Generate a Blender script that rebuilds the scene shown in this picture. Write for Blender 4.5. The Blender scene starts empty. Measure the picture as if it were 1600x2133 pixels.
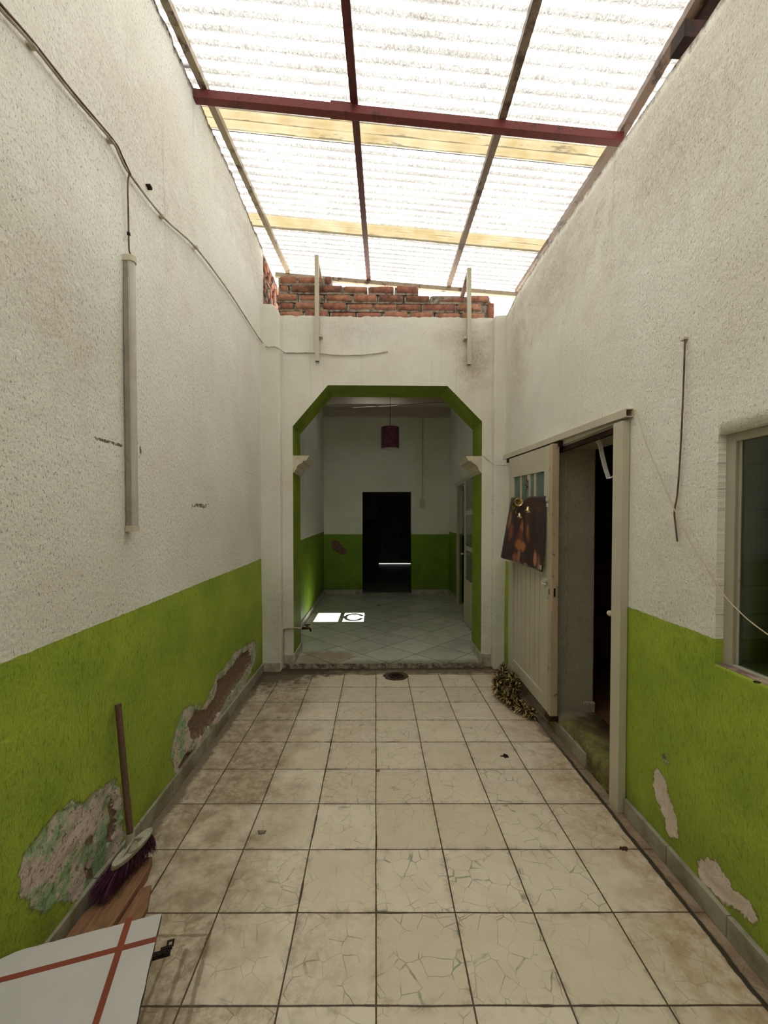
import bpy, bmesh, math, random
import numpy as np
from math import sin, cos, tan, pi, radians, atan2, sqrt
from mathutils import Vector, Matrix, noise
random.seed(7)
S = bpy.context.scene
COL = S.collection
# ------------------------------------------------------------------ camera, world, sun, exposure
F = 862.0; HC = 1.5; YAW = radians(1.13); PIT = radians(-1.2); HOR = 1079.0
CXP = 800.0; CYP = HOR - F * tan(PIT)
FW = Vector((sin(YAW) * cos(PIT), cos(YAW) * cos(PIT), sin(PIT)))
RT = Vector((cos(YAW), -sin(YAW), 0)); UP = RT.cross(FW)
cd = bpy.data.cameras.new('camera'); cam = bpy.data.objects.new('camera', cd); COL.objects.link(cam)
cam.location = (0, 0, HC)
cam.rotation_euler = Matrix((RT, UP, -FW)).transposed().to_euler()
cd.sensor_fit = 'HORIZONTAL'; cd.sensor_width = 36; cd.lens = 36 * F / 1600
cd.shift_y = (CYP - 1066.5) / 1600
cd.clip_start = 0.02; cd.clip_end = 200
S.camera = cam
def at(x, y, **k):
    """turns a point of the photograph into a point on a plane X=, Y= or Z= of the place"""
    d = FW + RT * ((x - CXP) / F) - UP * ((y - CYP) / F)
    (n, v), = k.items(); i = 'XYZ'.index(n); o = Vector((0, 0, HC))
    return o + d * ((v - o[i]) / d[i])
w = bpy.data.worlds.new('sky'); S.world = w; w.use_nodes = True
w.node_tree.nodes['Background'].inputs[0].default_value = (0.97, 0.995, 0.985, 1)
w.node_tree.nodes['Background'].inputs[1].default_value = 1.0
SUN_DIR = Vector((-0.16, -0.10, -1.0)).normalized()
sd = bpy.data.lights.new('sun', 'SUN'); sun = bpy.data.objects.new('sun', sd); COL.objects.link(sun)
sd.energy = 11.0; sd.angle = 0.005; sd.color = (0.995, 0.995, 0.972)
sun.rotation_euler = SUN_DIR.to_track_quat('-Z', 'Y').to_euler(); sun.location = (0, 0, 9)
S.view_settings.view_transform = 'Standard'; S.view_settings.look = 'None'
S.view_settings.gamma = 1; S.view_settings.use_curve_mapping = False
S.view_settings.exposure = 1.38

# ------------------------------------------------------------------ node helper
def lin(c):
    def f(v):
        v /= 255.0
        return v / 12.92 if v <= 0.04045 else ((v + 0.055) / 1.055) ** 2.4
    return tuple(f(v) for v in c) + (1,)
class NT:
    def __init__(s, name):
        s.m = bpy.data.materials.new(name); s.m.use_nodes = True; s.t = s.m.node_tree; s.t.nodes.clear()
        s.out = s.n('ShaderNodeOutputMaterial')
    def n(s, typ, **kw):
        nd = s.t.nodes.new(typ)
        for k, v in kw.items(): setattr(nd, k, v)
        return nd
    def put(s, sock, v):
        if isinstance(v, bpy.types.NodeSocket): s.t.links.new(v, sock)
        elif v is not None:
            try: sock.default_value = v
            except Exception: sock.default_value = (v, v, v)
    def pos(s): return s.n('ShaderNodeTexCoord').outputs['Object']
    def xyz(s, v):
        nd = s.n('ShaderNodeSeparateXYZ'); s.put(nd.inputs[0], v); return nd.outputs[0], nd.outputs[1], nd.outputs[2]
    def vec(s, x, y, z=0.0):
        nd = s.n('ShaderNodeCombineXYZ')
        for i, v in enumerate((x, y, z)): s.put(nd.inputs[i], v)
        return nd.outputs[0]
    def m_(s, op, a, b=None, c=None, clamp=False):
        nd = s.n('ShaderNodeMath', operation=op, use_clamp=clamp)
        for i, v in enumerate((a, b, c)):
            if v is not None: s.put(nd.inputs[i], v)
        return nd.outputs[0]
    def scale(s, v, sc):
        nd = s.n('ShaderNodeVectorMath', operation='MULTIPLY'); s.put(nd.inputs[0], v); s.put(nd.inputs[1], sc); return nd.outputs[0]
    def vadd(s, v, o):
        nd = s.n('ShaderNodeVectorMath', operation='ADD'); s.put(nd.inputs[0], v); s.put(nd.inputs[1], o); return nd.outputs[0]
    def noise(s, v, sc, det=3.0, rough=0.5, dist=0.0):
        nd = s.n('ShaderNodeTexNoise'); s.put(nd.inputs['Vector'], v); nd.inputs['Scale'].default_value = sc
        nd.inputs['Detail'].default_value = det; nd.inputs['Roughness'].default_value = rough; nd.inputs['Distortion'].default_value = dist
        return nd.outputs['Fac']
    def voro(s, v, sc, feature='F1', out='Distance', rnd=1.0):
        nd = s.n('ShaderNodeTexVoronoi', feature=feature); s.put(nd.inputs['Vector'], v); nd.inputs['Scale'].default_value = sc
        nd.inputs['Randomness'].default_value = rnd
        return nd.outputs[out]
    def step(s, v, lo, hi, a=0.0, b=1.0):
        nd = s.n('ShaderNodeMapRange'); nd.clamp = True; s.put(nd.inputs[0], v)
        for i, q in enumerate((lo, hi, a, b)): nd.inputs[i + 1].default_value = q
        return nd.outputs[0]
    def mix(s, f, a, b, mode='MIX'):
        nd = s.n('ShaderNodeMix', data_type='RGBA', blend_type=mode)
        s.put(nd.inputs[0], f); s.put(nd.inputs[6], a); s.put(nd.inputs[7], b); return nd.outputs[2]
    def attr(s, name):
        return s.n('ShaderNodeAttribute', attribute_name=name).outputs['Fac']
    def bump(s, h, dist=0.002, st=1.0):
        nd = s.n('ShaderNodeBump'); s.put(nd.inputs['Height'], h); nd.inputs['Distance'].default_value = dist; s.put(nd.inputs['Strength'], st)
        return nd.outputs[0]
    def bsdf(s, col, rough=0.7, metal=0.0, normal=None, spec=0.3, trans=0.0):
        p = s.n('ShaderNodeBsdfPrincipled'); s.put(p.inputs['Base Color'], col); s.put(p.inputs['Roughness'], rough)
        s.put(p.inputs['Metallic'], metal); s.put(p.inputs['Specular IOR Level'], spec); s.put(p.inputs['Transmission Weight'], trans)
        if normal is not None: s.put(p.inputs['Normal'], normal)
        s.t.links.new(p.outputs[0], s.out.inputs[0]); return s.m

def simple(name, c, rough=0.6, metal=0.0, c2=None, sc=20.0, lo=0.45, hi=0.65, bumpd=0.0, spec=0.3):
    a = NT(name); p = a.pos(); nz = a.noise(p, sc, 4, 0.6)
    col = lin(c) if c2 is None else a.mix(a.step(nz, lo, hi), lin(c), lin(c2))
    nrm = a.bump(a.noise(p, sc * 3, 4, 0.6), bumpd) if bumpd else None
    return a.bsdf(col, rough, metal, nrm, spec)

WHITE_A = (234, 233, 221); WHITE_B = (224, 220, 205); GREEN_A = (164, 182, 62); GREEN_B = (140, 162, 50)
def plaster(name, line=1.07, axis='Y', spots=(), stain=(), pit=1.0, green=(GREEN_A, GREEN_B), white=(WHITE_A, WHITE_B), rough_bump=1.0, dado=True, peel=True):
    """painted wall: white above, green below `line`; attribute 'peel' > 0 where paint is off, 'core' > 0 where bare adobe shows"""
    a = NT(name); p = a.pos(); x, y, z = a.xyz(p); u = y if axis == 'Y' else x
    pu = a.vec(u, z, 0.0)
    low = a.noise(pu, 1.3, 4, 0.6); fine = a.noise(pu, 130, 3, 0.6); lumps = a.noise(pu, 55, 3, 0.55)
    wcol = a.mix(a.step(low, 0.35, 0.68), lin(white[0]), lin(white[1]))
    wcol = a.mix(a.step(a.noise(a.vadd(pu, (7, 3, 0)), 2.2, 3), 0.55, 0.75, 0, 0.35), wcol, lin((222, 202, 190)))
    # grime speckles and pits
    zone = a.step(a.noise(a.vadd(pu, (3, 9, 0)), 2.4, 3), 0.40, 0.68)
    pits = a.step(a.noise(a.scale(pu, (135, 62, 1)), 1.0, 4, 0.75), 0.58, 0.72)
    pf = a.m_('MULTIPLY', pits, a.m_('MULTIPLY_ADD', zone, 1.0 * pit, 0.22 * pit))
    wcol = a.mix(pf, wcol, lin((112, 98, 82)))
    # faint rain streaks
    st = a.step(a.noise(a.scale(pu, (16, 0.55, 1)), 1.0, 4, 0.6), 0.60, 0.78)
    top = a.step(z, 1.6, 3.9)
    wcol = a.mix(a.m_('MULTIPLY', a.m_('MULTIPLY', st, top), 0.42 * pit), wcol, lin((140, 126, 108)))
    for (u0, u1, z0, z1, c, th, sc) in spots:      # worn marks with a shape of their own
        du = a.m_('ABSOLUTE', a.m_('SUBTRACT', u, (u0 + u1) / 2)); dz = a.m_('ABSOLUTE', a.m_('SUBTRACT', z, (z0 + z1) / 2))
        mu = a.m_('DIVIDE', du, (u1 - u0) / 2); mz = a.m_('DIVIDE', dz, (z1 - z0) / 2)
        r = a.m_('SUBTRACT', 1.0, a.m_('MAXIMUM', mu, mz))
        r = a.m_('ADD', a.m_('MINIMUM', r, 0.5), a.m_('MULTIPLY', a.m_('SUBTRACT', a.noise(pu, sc, 4, 0.7), 0.5), 2.4))
        wcol = a.mix(a.m_('MULTIPLY', a.step(r, th, th + 0.2), 0.9), wcol, lin(c))
    for (u0, z0, ru, rz, c, amt) in stain:         # wide soft stains of old damp
        d = a.m_('SQRT', a.m_('ADD', a.m_('POWER', a.m_('ABSOLUTE', a.m_('DIVIDE', a.m_('SUBTRACT', u, u0), ru)), 2.0),
                              a.m_('POWER', a.m_('ABSOLUTE', a.m_('DIVIDE', a.m_('SUBTRACT', z, z0), rz)), 2.0)))
        f = a.m_('ADD', a.m_('SUBTRACT', 1.0, d), a.m_('MULTIPLY', a.m_('SUBTRACT', a.noise(pu, 9, 5, 0.7), 0.5), 1.9))
        wcol = a.mix(a.m_('MULTIPLY', a.m_('MULTIPLY', a.step(f, 0.0, 1.0), a.step(a.noise(a.scale(pu, (60, 34, 1)), 1.0, 5, 0.75), 0.36, 0.62, 0.25, 1.0)), amt), wcol, lin(c))
    col = wcol
    if dado:
        g = a.mix(a.step(a.noise(pu, 3.0, 4, 0.6), 0.35, 0.66), lin(green[0]), lin(green[1]))
        g = a.mix(a.step(a.noise(a.scale(pu, (85, 22, 1)), 1.0, 4, 0.65), 0.54, 0.70, 0, 0.55 * pit), g, lin((62, 74, 18)))
        g = a.mix(a.step(a.noise(a.vadd(pu, (4, 4, 0)), 5.5, 5, 0.7), 0.66, 0.72, 0, 0.35), g, lin((160, 172, 90)))
        g = a.mix(a.m_('MULTIPLY', a.step(z, 0.28, 0.05), a.step(a.noise(pu, 6, 4), 0.35, 0.6, 0.15, 0.55)), g, lin((92, 100, 44)))
        edge = a.m_('ADD', z, a.m_('MULTIPLY', a.m_('SUBTRACT', a.noise(pu, 25, 3), 0.5), 0.012))
        edge = a.m_('ADD', edge, a.m_('MULTIPLY', u, -0.013 if axis == 'Y' else 0.0))
        dm = a.m_('LESS_THAN', edge, line)
        col = a.mix(dm, wcol, g)
    if peel:
        pe = a.m_('ADD', a.m_('ADD', a.attr('peel'), a.m_('MULTIPLY', a.m_('SUBTRACT', a.noise(pu, 42, 4, 0.7), 0.5), 0.045)), a.m_('MULTIPLY', a.m_('SUBTRACT', a.noise(pu, 13, 2), 0.5), 0.05))
        pm = a.step(pe, 0.0, 0.0015)
        pw = a.mix(a.step(a.noise(pu, 7.5, 6, 0.7), 0.47, 0.56), lin((214, 196, 184)), lin((148, 178, 128)))
        pw = a.mix(a.step(a.noise(pu, 42, 4, 0.7), 0.54, 0.62, 0, 0.75), pw, lin((96, 90, 70)))
        ph = a.attr('chalk'); pw = a.mix(ph, pw, lin((224, 206, 192)))
        ce = a.m_('ADD', a.attr('core'), a.m_('MULTIPLY', a.m_('SUBTRACT', a.noise(pu, 30, 4, 0.65), 0.5), 0.045))
        cm = a.step(ce, 0.0, 0.002)
        br = a.mix(a.step(a.noise(pu, 60, 4, 0.7), 0.4, 0.65), lin((150, 124, 104)), lin((98, 78, 64)))
        pw = a.mix(cm, pw, br)
        rim = a.step(a.m_('ABSOLUTE', pe), 0.0, 0.006, 0.55, 0)
        col = a.mix(pm, col, pw); col = a.mix(rim, col, lin((74, 70, 48)))
        tr_ = a.m_('ADD', a.attr('rim'), a.m_('MULTIPLY', a.m_('SUBTRACT', a.noise(pu, 20, 5, 0.75), 0.5), 0.09))
        col = a.mix(a.step(tr_, 0.050, 0.015), col, a.mix(a.step(a.noise(pu, 40, 4, .7), .4, .6), lin((58, 48, 40)), lin((134, 116, 96))))
    h = a.m_('ADD', a.m_('MULTIPLY', lumps, 0.6), a.m_('MULTIPLY', a.noise(a.scale(pu, (110, 60, 1)), 1.0, 3, 0.6), 0.7))
    h = a.m_('SUBTRACT', h, a.m_('MULTIPLY', pits, 0.5))
    if dado: h = a.m_('ADD', h, a.m_('MULTIPLY', a.m_('MULTIPLY', a.noise(a.scale(pu, (90, 20, 1)), 1.0, 3, 0.6), 0.9), dm))
    h = a.m_('ADD', h, a.m_('MULTIPLY', a.noise(pu, 9, 4, 0.6), 1.2))
    rough = 0.78 if not dado else a.m_('MULTIPLY_ADD', dm, -0.28, 0.78)
    return a.bsdf(col, rough, 0, a.bump(h, 0.006 * rough_bump, 0.9), 0.25)

# ------------------------------------------------------------------ mesh helper
class MB:
    def __init__(s): s.v = []; s.f = []; s.mi = []; s.sm = []
    def add(s, vs, fs, mi=0, smooth=False):
        b = len(s.v); s.v += [tuple(v) for v in vs]
        for f in fs: s.f.append(tuple(i + b for i in f)); s.mi.append(mi); s.sm.append(smooth)
        return s
    def box(s, a, b, mi=0, M=None):
        (x0, y0, z0), (x1, y1, z1) = a, b
        vs = [Vector(v) for v in ((x0, y0, z0), (x1, y0, z0), (x1, y1, z0), (x0, y1, z0), (x0, y0, z1), (x1, y0, z1), (x1, y1, z1), (x0, y1, z1))]
        if M: vs = [M @ v for v in vs]
        return s.add(vs, [(0, 3, 2, 1), (4, 5, 6, 7), (0, 1, 5, 4), (1, 2, 6, 5), (2, 3, 7, 6), (3, 0, 4, 7)], mi)
    def bar(s, p, q, wd, ht, mi=0, up=(0, 0, 1), hollow=0):
        p, q = Vector(p), Vector(q); d = (q - p).normalized(); u = Vector(up); r = d.cross(u).normalized(); u = r.cross(d)
        vs = []
        for c in (p, q):
            for sx, sz in ((-1, -1), (1, -1), (1, 1), (-1, 1)): vs.append(c + r * sx * wd / 2 + u * sz * ht / 2)
        if not hollow:
            return s.add(vs, [(0, 1, 2, 3), (7, 6, 5, 4), (0, 4, 5, 1), (1, 5, 6, 2), (2, 6, 7, 3), (3, 7, 4, 0)], mi)
        t = hollow
        for c in (p, q):
            for sx, sz in ((-1, -1), (1, -1), (1, 1), (-1, 1)): vs.append(c + r * sx * (wd / 2 - t) + u * sz * (ht / 2 - t))
        fs = [(0, 4, 5, 1), (1, 5, 6, 2), (2, 6, 7, 3), (3, 7, 4, 0)] + [(8, 9, 13, 12), (9, 10, 14, 13), (10, 11, 15, 14), (11, 8, 12, 15)]
        for k in range(4):
            j = (k + 1) % 4; fs += [(k, j, j + 8, k + 8), (k + 4, k + 12, j + 12, j + 4)]
        return s.add(vs, fs, mi)
    def tube(s, pts, r, n=8, mi=0, caps=True, smooth=True):
        pts = [Vector(p) for p in pts]; rs = r if isinstance(r, (list, tuple)) else [r] * len(pts)
        vs = []; fs = []; u = None
        for i, p in enumerate(pts):
            d = (pts[min(i + 1, len(pts) - 1)] - pts[max(i - 1, 0)])
            d = d.normalized() if d.length > 1e-9 else Vector((0, 0, 1))
            if u is None: u = d.orthogonal().normalized()
            else: u = (u - d * u.dot(d)); u = u.normalized() if u.length > 1e-6 else d.orthogonal().normalized()
            w_ = d.cross(u)
            for k in range(n):
                a = 2 * pi * k / n; vs.append(p + (u * cos(a) + w_ * sin(a)) * rs[i])
        for i in range(len(pts) - 1):
            for k in range(n):
                j = (k + 1) % n; fs.append((i * n + k, i * n + j, (i + 1) * n + j, (i + 1) * n + k))
        s.add(vs, fs, mi, smooth)
        if caps:
            s.add([vs[k] for k in range(n)], [tuple(range(n))[::-1]], mi)
            s.add([vs[(len(pts) - 1) * n + k] for k in range(n)], [tuple(range(n))], mi)
        return s
    def lathe(s, prof, n=24, mi=0, M=None, smooth=True):
        vs = []; fs = []
        for (r, z) in prof:
            for k in range(n):
                a = 2 * pi * k / n; v = Vector((r * cos(a), r * sin(a), z)); vs.append(M @ v if M else v)
        for i in range(len(prof) - 1):
            for k in range(n):
                j = (k + 1) % n; fs.append((i * n + k, i * n + j, (i + 1) * n + j, (i + 1) * n + k))
        return s.add(vs, fs, mi, smooth)
    def prism(s, poly, fn, t0, t1, mi=0, mi_side=None):
        """poly in a plane, fn(u, v, t) -> 3D point"""
        n = len(poly); vs = [fn(u, v, t0) for u, v in poly] + [fn(u, v, t1) for u, v in poly]
        s.add(vs, [tuple(range(n)), tuple(range(2 * n - 1, n - 1, -1))], mi)
        for k in range(n):
            j = (k + 1) % n
            m2 = mi if mi_side is None else (mi_side(k) if callable(mi_side) else mi_side)
            s.add([vs[k], vs[k + n], vs[j + n], vs[j]], [(0, 1, 2, 3)], m2)
        return s
    def build(s, name, mats, parent=None, bevel=0.0, seg=2, weld=False, solid=None, kind=None, sub=0):
        me = bpy.data.meshes.new(name); me.from_pydata(s.v, [], s.f)
        if not isinstance(mats, (list, tuple)): mats = [mats]
        for m in mats: me.materials.append(m)
        me.polygons.foreach_set('material_index', s.mi); me.polygons.foreach_set('use_smooth', s.sm)
        bm = bmesh.new(); bm.from_mesh(me)
        if weld: bmesh.ops.remove_doubles(bm, verts=bm.verts, dist=1e-5)
        bmesh.ops.recalc_face_normals(bm, faces=bm.faces) if weld else None
        bm.to_mesh(me); bm.free(); me.update()
        o = bpy.data.objects.new(name, me); COL.objects.link(o)
        if parent: o.parent = parent; o.matrix_parent_inverse = parent.matrix_world.inverted() if False else Matrix.Translation(-parent.location) if parent.type == 'EMPTY' or parent.parent is None else Matrix()
        if solid:
            md = o.modifiers.new('solid', 'SOLIDIFY'); md.thickness = solid; md.offset = -1
        if bevel:
            md = o.modifiers.new('bevel', 'BEVEL'); md.width = bevel; md.segments = seg; md.limit_method = 'ANGLE'
        if sub:
            md = o.modifiers.new('sub', 'SUBSURF'); md.levels = md.render_levels = sub
        if kind: o['kind'] = kind
        return o
def tag(o, label, cat, group=None):
    o['label'] = label; o['category'] = cat
    if group: o['group'] = group
    return o
def thing(name, loc, label=None, cat=None, group=None, kind=None):
    o = bpy.data.objects.new(name, None); COL.objects.link(o); o.location = loc; o.empty_display_size = 0.05
    if label: tag(o, label, cat, group)
    if kind: o['kind'] = kind
    return o
def nz(*a): return noise.noise(Vector(a))

# ------------------------------------------------------------------ materials
def floor_mat():
    a = NT('courtyard_tiles'); p = a.pos(); x, y, z = a.xyz(p)
    wob = a.m_('MULTIPLY', a.m_('SUBTRACT', a.noise(p, 2.2, 2), 0.5), 0.010)
    u = a.m_('DIVIDE', a.m_('ADD', x, wob), 0.3)
    v = a.m_('DIVIDE', a.m_('ADD', a.m_('ADD', y, a.m_('MULTIPLY', x, 0.019)), a.m_('SUBTRACT', wob, 1.242)), 0.3)
    cu = a.m_('FLOOR', u); cv = a.m_('FLOOR', v); fu = a.m_('FRACT', u); fv = a.m_('FRACT', v)
    du = a.m_('SUBTRACT', 0.5, a.m_('ABSOLUTE', a.m_('SUBTRACT', fu, 0.5))); dv = a.m_('SUBTRACT', 0.5, a.m_('ABSOLUTE', a.m_('SUBTRACT', fv, 0.5)))
    d = a.m_('MULTIPLY', a.m_('MINIMUM', du, dv), 0.3)
    gn = a.noise(p, 60, 3, 0.6); gl = a.noise(p, 5, 2)
    gw = a.m_('ADD', a.m_('MULTIPLY', gn, 0.0022), a.m_('MULTIPLY', a.step(gl, 0.58, 0.75), 0.0035))
    grout = a.step(a.m_('SUBTRACT', d, gw), 0.0009, 0.0022, 1, 0)
    cell = a.vec(cu, cv, 0.5); wn = a.n('ShaderNodeTexWhiteNoise', noise_dimensions='3D'); a.put(wn.inputs[0], cell)
    r1 = wn.outputs['Value']; rc = wn.outputs['Color']
    wn2 = a.n('ShaderNodeTexWhiteNoise', noise_dimensions='3D'); a.put(wn2.inputs[0], a.vadd(cell, (13, 7, 3))); r2 = wn2.outputs['Value']
    base = a.mix(r1, lin((226, 214, 192)), lin((212, 199, 176)))
    base = a.mix(a.step(a.noise(p, 7, 5, 0.6), 0.42, 0.72, 0, 0.45), base, lin((196, 180, 152)))
    # greenish veins of the tile pattern
    pv = a.vadd(a.vadd(p, a.scale(rc, (9, 9, 0))), a.scale(a.vec(a.noise(p, 22, 2), a.noise(a.vadd(p, (5, 5, 0)), 22, 2), 0.0), (0.016, 0.016, 0)))
    pv = a.scale(pv, (1, 1, 0))
    vd = a.voro(pv, 14, 'DISTANCE_TO_EDGE', 'Distance', 0.85)
    gaps = a.step(a.noise(pv, 12, 3), 0.42, 0.60)
    vein = a.m_('MULTIPLY', a.step(vd, 0.006, 0.026, 1, 0), a.m_('MULTIPLY', gaps, a.step(r2, 0.05, 0.9, 0.2, 0.75)))
    vcol = a.mix(a.step(a.noise(pv, 4.5, 2), 0.42, 0.6), lin((128, 116, 92)), lin((80, 124, 92)))
    base = a.mix(vein, base, vcol)
    spot = a.m_('MULTIPLY', a.step(vd, 0.03, 0.07, 1, 0), a.step(a.noise(pv, 13, 3), 0.70, 0.76))
    base = a.mix(a.m_('MULTIPLY', spot, 0.65), base, lin((66, 112, 80)))
    # dirt: left side, right edge, blotches
    dn = a.noise(p, 3.2, 5, 0.65)
    dirtL = a.m_('MULTIPLY', a.step(a.m_('ADD', x, a.m_('MULTIPLY', a.m_('SUBTRACT', dn, 0.5), 1.1)), -0.36, -0.68), a.step(a.noise(p, 9, 5, 0.7), 0.35, 0.62, 0.25, 0.85))
    base = a.mix(a.m_('MULTIPLY', dirtL, 0.8), base, lin((118, 94, 62)))
    dirtR = a.m_('MULTIPLY', a.step(a.m_('ADD', x, a.m_('MULTIPLY', a.m_('SUBTRACT', dn, 0.5), 0.7)), 0.86, 1.2), a.step(a.noise(p, 14, 4, 0.7), 0.38, 0.58, 0.25, 0.9))
    base = a.mix(a.m_('MULTIPLY', dirtR, 0.75), base, lin((150, 112, 70)))
    worn = a.m_('MULTIPLY', a.step(r2, 0.70, 0.75), a.step(a.noise(p, 26, 5, 0.75), 0.45, 0.62))
    base = a.mix(a.m_('MULTIPLY', worn, a.step(x, 0.1, -0.5, 0.0, 0.5)), base, lin((124, 98, 66)))
    base = a.mix(a.step(a.noise(p, 90, 2), 0.74, 0.78, 0, 0.5), base, lin((96, 80, 60)))
    near_g = a.m_('MULTIPLY', a.step(d, 0.004, 0.03, 1, 0), a.step(a.noise(p, 16, 4, 0.7), 0.48, 0.66))
    base = a.mix(a.m_('MULTIPLY', near_g, 0.5), base, lin((116, 96, 68)))
    gcol = a.mix(gn, lin((64, 50, 38)), lin((96, 78, 58)))
    col = a.mix(grout, base, gcol)
    # broken, darker joint strips at the wall sides
    e1 = a.m_('ADD', x, a.m_('MULTIPLY', a.m_('SUBTRACT', a.noise(p, 9, 4, 0.6), 0.5), 0.030))
    gut = a.m_('MULTIPLY', a.step(e1, 1.186, 1.190), a.step(e1, 1.206, 1.212, 1, 0))
    strip = a.step(e1, 1.206, 1.210)
    col = a.mix(a.m_('MULTIPLY', strip, 0.6), col, a.mix(a.step(a.noise(p, 20, 4, 0.7), 0.4, 0.6), lin((120, 92, 70)), lin((84, 66, 54))))
    col = a.mix(gut, col, lin((58, 52, 42)))
    eL = a.m_('ADD', x, a.m_('MULTIPLY', a.m_('SUBTRACT', a.noise(p, 7, 4, 0.7), 0.5), 0.12))
    col = a.mix(a.step(eL, -1.035, -1.055, 0, 0.9), col, a.mix(a.noise(p, 60, 3), lin((96, 84, 66)), lin((130, 116, 94))))
    # cement strip with damp dirt before the step
    cy = a.m_('ADD', y, a.m_('MULTIPLY', a.m_('SUBTRACT', a.noise(p, 8, 4, 0.65), 0.5), 0.16))
    cem = a.step(cy, 3.93, 3.96)
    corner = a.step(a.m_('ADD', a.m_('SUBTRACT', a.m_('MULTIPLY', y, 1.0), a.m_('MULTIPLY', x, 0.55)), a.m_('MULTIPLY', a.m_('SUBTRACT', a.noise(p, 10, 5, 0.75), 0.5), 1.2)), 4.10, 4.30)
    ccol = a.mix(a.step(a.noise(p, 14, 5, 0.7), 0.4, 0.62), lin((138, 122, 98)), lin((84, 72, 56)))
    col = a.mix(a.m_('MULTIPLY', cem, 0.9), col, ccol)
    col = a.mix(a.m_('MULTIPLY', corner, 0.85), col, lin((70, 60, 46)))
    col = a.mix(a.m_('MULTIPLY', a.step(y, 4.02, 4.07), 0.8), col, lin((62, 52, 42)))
    # damp dirty swathe along the door side
    sw = a.m_('ADD', a.m_('SUBTRACT', x, a.m_('MULTIPLY', a.m_('ABSOLUTE', a.m_('SUBTRACT', y, 2.85)), 0.26)), a.m_('MULTIPLY', a.m_('SUBTRACT', a.noise(p, 8, 4, 0.7), 0.5), 0.16))
    col = a.mix(a.step(sw, 1.13, 1.16, 0, 0.75), col, a.mix(a.noise(p, 30, 3), lin((92, 82, 66)), lin((122, 108, 86))))
    # old dried outline of something that stood at the left front
    for (ax_, ay_, bx_, by_, wv_) in ((-.80, 1.47, -.60, 1.47, .008), (-.60, 1.47, -.545, 1.10, .011), (-.545, 1.10, -.50, .80, .011), (-.66, 1.42, -.62, 1.05, .010), (-.72, 1.40, -.69, 1.05, .008)):
        dx_, dy_ = bx_ - ax_, by_ - ay_; L2 = dx_ * dx_ + dy_ * dy_
        t_ = a.m_('ADD', a.m_('MULTIPLY', a.m_('SUBTRACT', x, ax_), dx_ / L2), a.m_('MULTIPLY', a.m_('SUBTRACT', y, ay_), dy_ / L2), clamp=True)
        ex = a.m_('SUBTRACT', x, a.m_('MULTIPLY_ADD', t_, dx_, ax_)); ey = a.m_('SUBTRACT', y, a.m_('MULTIPLY_ADD', t_, dy_, ay_))
        dd_ = a.m_('SQRT', a.m_('ADD', a.m_('MULTIPLY', ex, ex), a.m_('MULTIPLY', ey, ey)))
        dd_ = a.m_('ADD', dd_, a.m_('MULTIPLY', a.m_('SUBTRACT', a.noise(p, 20, 4, 0.7), 0.5), 0.02))
        col = a.mix(a.step(dd_, wv_ * .4, wv_, 0.6, 0), col, lin((104, 82, 52)))
    h = a.m_('ADD', a.m_('MULTIPLY', grout, -1.2), a.m_('MULTIPLY', a.noise(p, 40, 4, 0.6), 0.25))
    rough = a.m_('MULTIPLY_ADD', a.noise(p, 6, 4), 0.3, 0.36)
    return a.bsdf(col, rough, 0, a.bump(h, 0.0016, 0.8), 0.35)

def inner_floor_mat():
    a = NT('pale_diagonal_tiles'); p = a.pos(); x, y, z = a.xyz(p)
    L = 0.40; c = 0.70710678
    u = a.m_('DIVIDE', a.m_('MULTIPLY', a.m_('ADD', x, a.m_('SUBTRACT', y, 4.376 - 0.146)), c), L)
    v = a.m_('DIVIDE', a.m_('MULTIPLY', a.m_('SUBTRACT', a.m_('SUBTRACT', y, 4.376 + 0.146), x), c), L)
    fu = a.m_('FRACT', u); fv = a.m_('FRACT', v)
    du = a.m_('SUBTRACT', 0.5, a.m_('ABSOLUTE', a.m_('SUBTRACT', fu, 0.5))); dv = a.m_('SUBTRACT', 0.5, a.m_('ABSOLUTE', a.m_('SUBTRACT', fv, 0.5)))
    d = a.m_('MULTIPLY', a.m_('MINIMUM', du, dv), L)
    g = a.step(d, 0.002, 0.0045, 1, 0)
    wn = a.n('ShaderNodeTexWhiteNoise', noise_dimensions='3D'); a.put(wn.inputs[0], a.vec(a.m_('FLOOR', u), a.m_('FLOOR', v), 0.0))
    base = a.mix(wn.outputs['Value'], lin((214, 213, 198)), lin((190, 192, 180)))
    base = a.mix(a.step(a.noise(p, 5, 5, 0.65), 0.45, 0.7, 0, 0.4), base, lin((150, 146, 128)))
    sx = a.m_('POWER', a.m_('ABSOLUTE', a.m_('DIVIDE', a.m_('SUBTRACT', x, -0.52), 0.42)), 2.0); sy = a.m_('POWER', a.m_('ABSOLUTE', a.m_('DIVIDE', a.m_('SUBTRACT', y, 4.32), 0.24)), 2.0)
    f = a.m_('ADD', a.m_('SUBTRACT', 1.0, a.m_('ADD', sx, sy)), a.m_('MULTIPLY', a.m_('SUBTRACT', a.noise(p, 8, 4, 0.7), 0.5), 1.6))
    base = a.mix(a.step(f, 0.1, 0.8, 0, 0.65), base, lin((150, 122, 84)))
    edge = a.step(a.m_('ADD', y, a.m_('MULTIPLY', a.m_('SUBTRACT', a.noise(p, 12, 4, 0.7), 0.5), 0.12)), 4.23, 4.14, 0, 0.6)
    base = a.mix(edge, base, lin((120, 104, 82)))
    col = a.mix(a.m_('MULTIPLY', g, 0.9), base, lin((70, 66, 54)))
    return a.bsdf(col, 0.24, 0, a.bump(a.m_('MULTIPLY', g, -1.0), 0.0008), 0.5)

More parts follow.
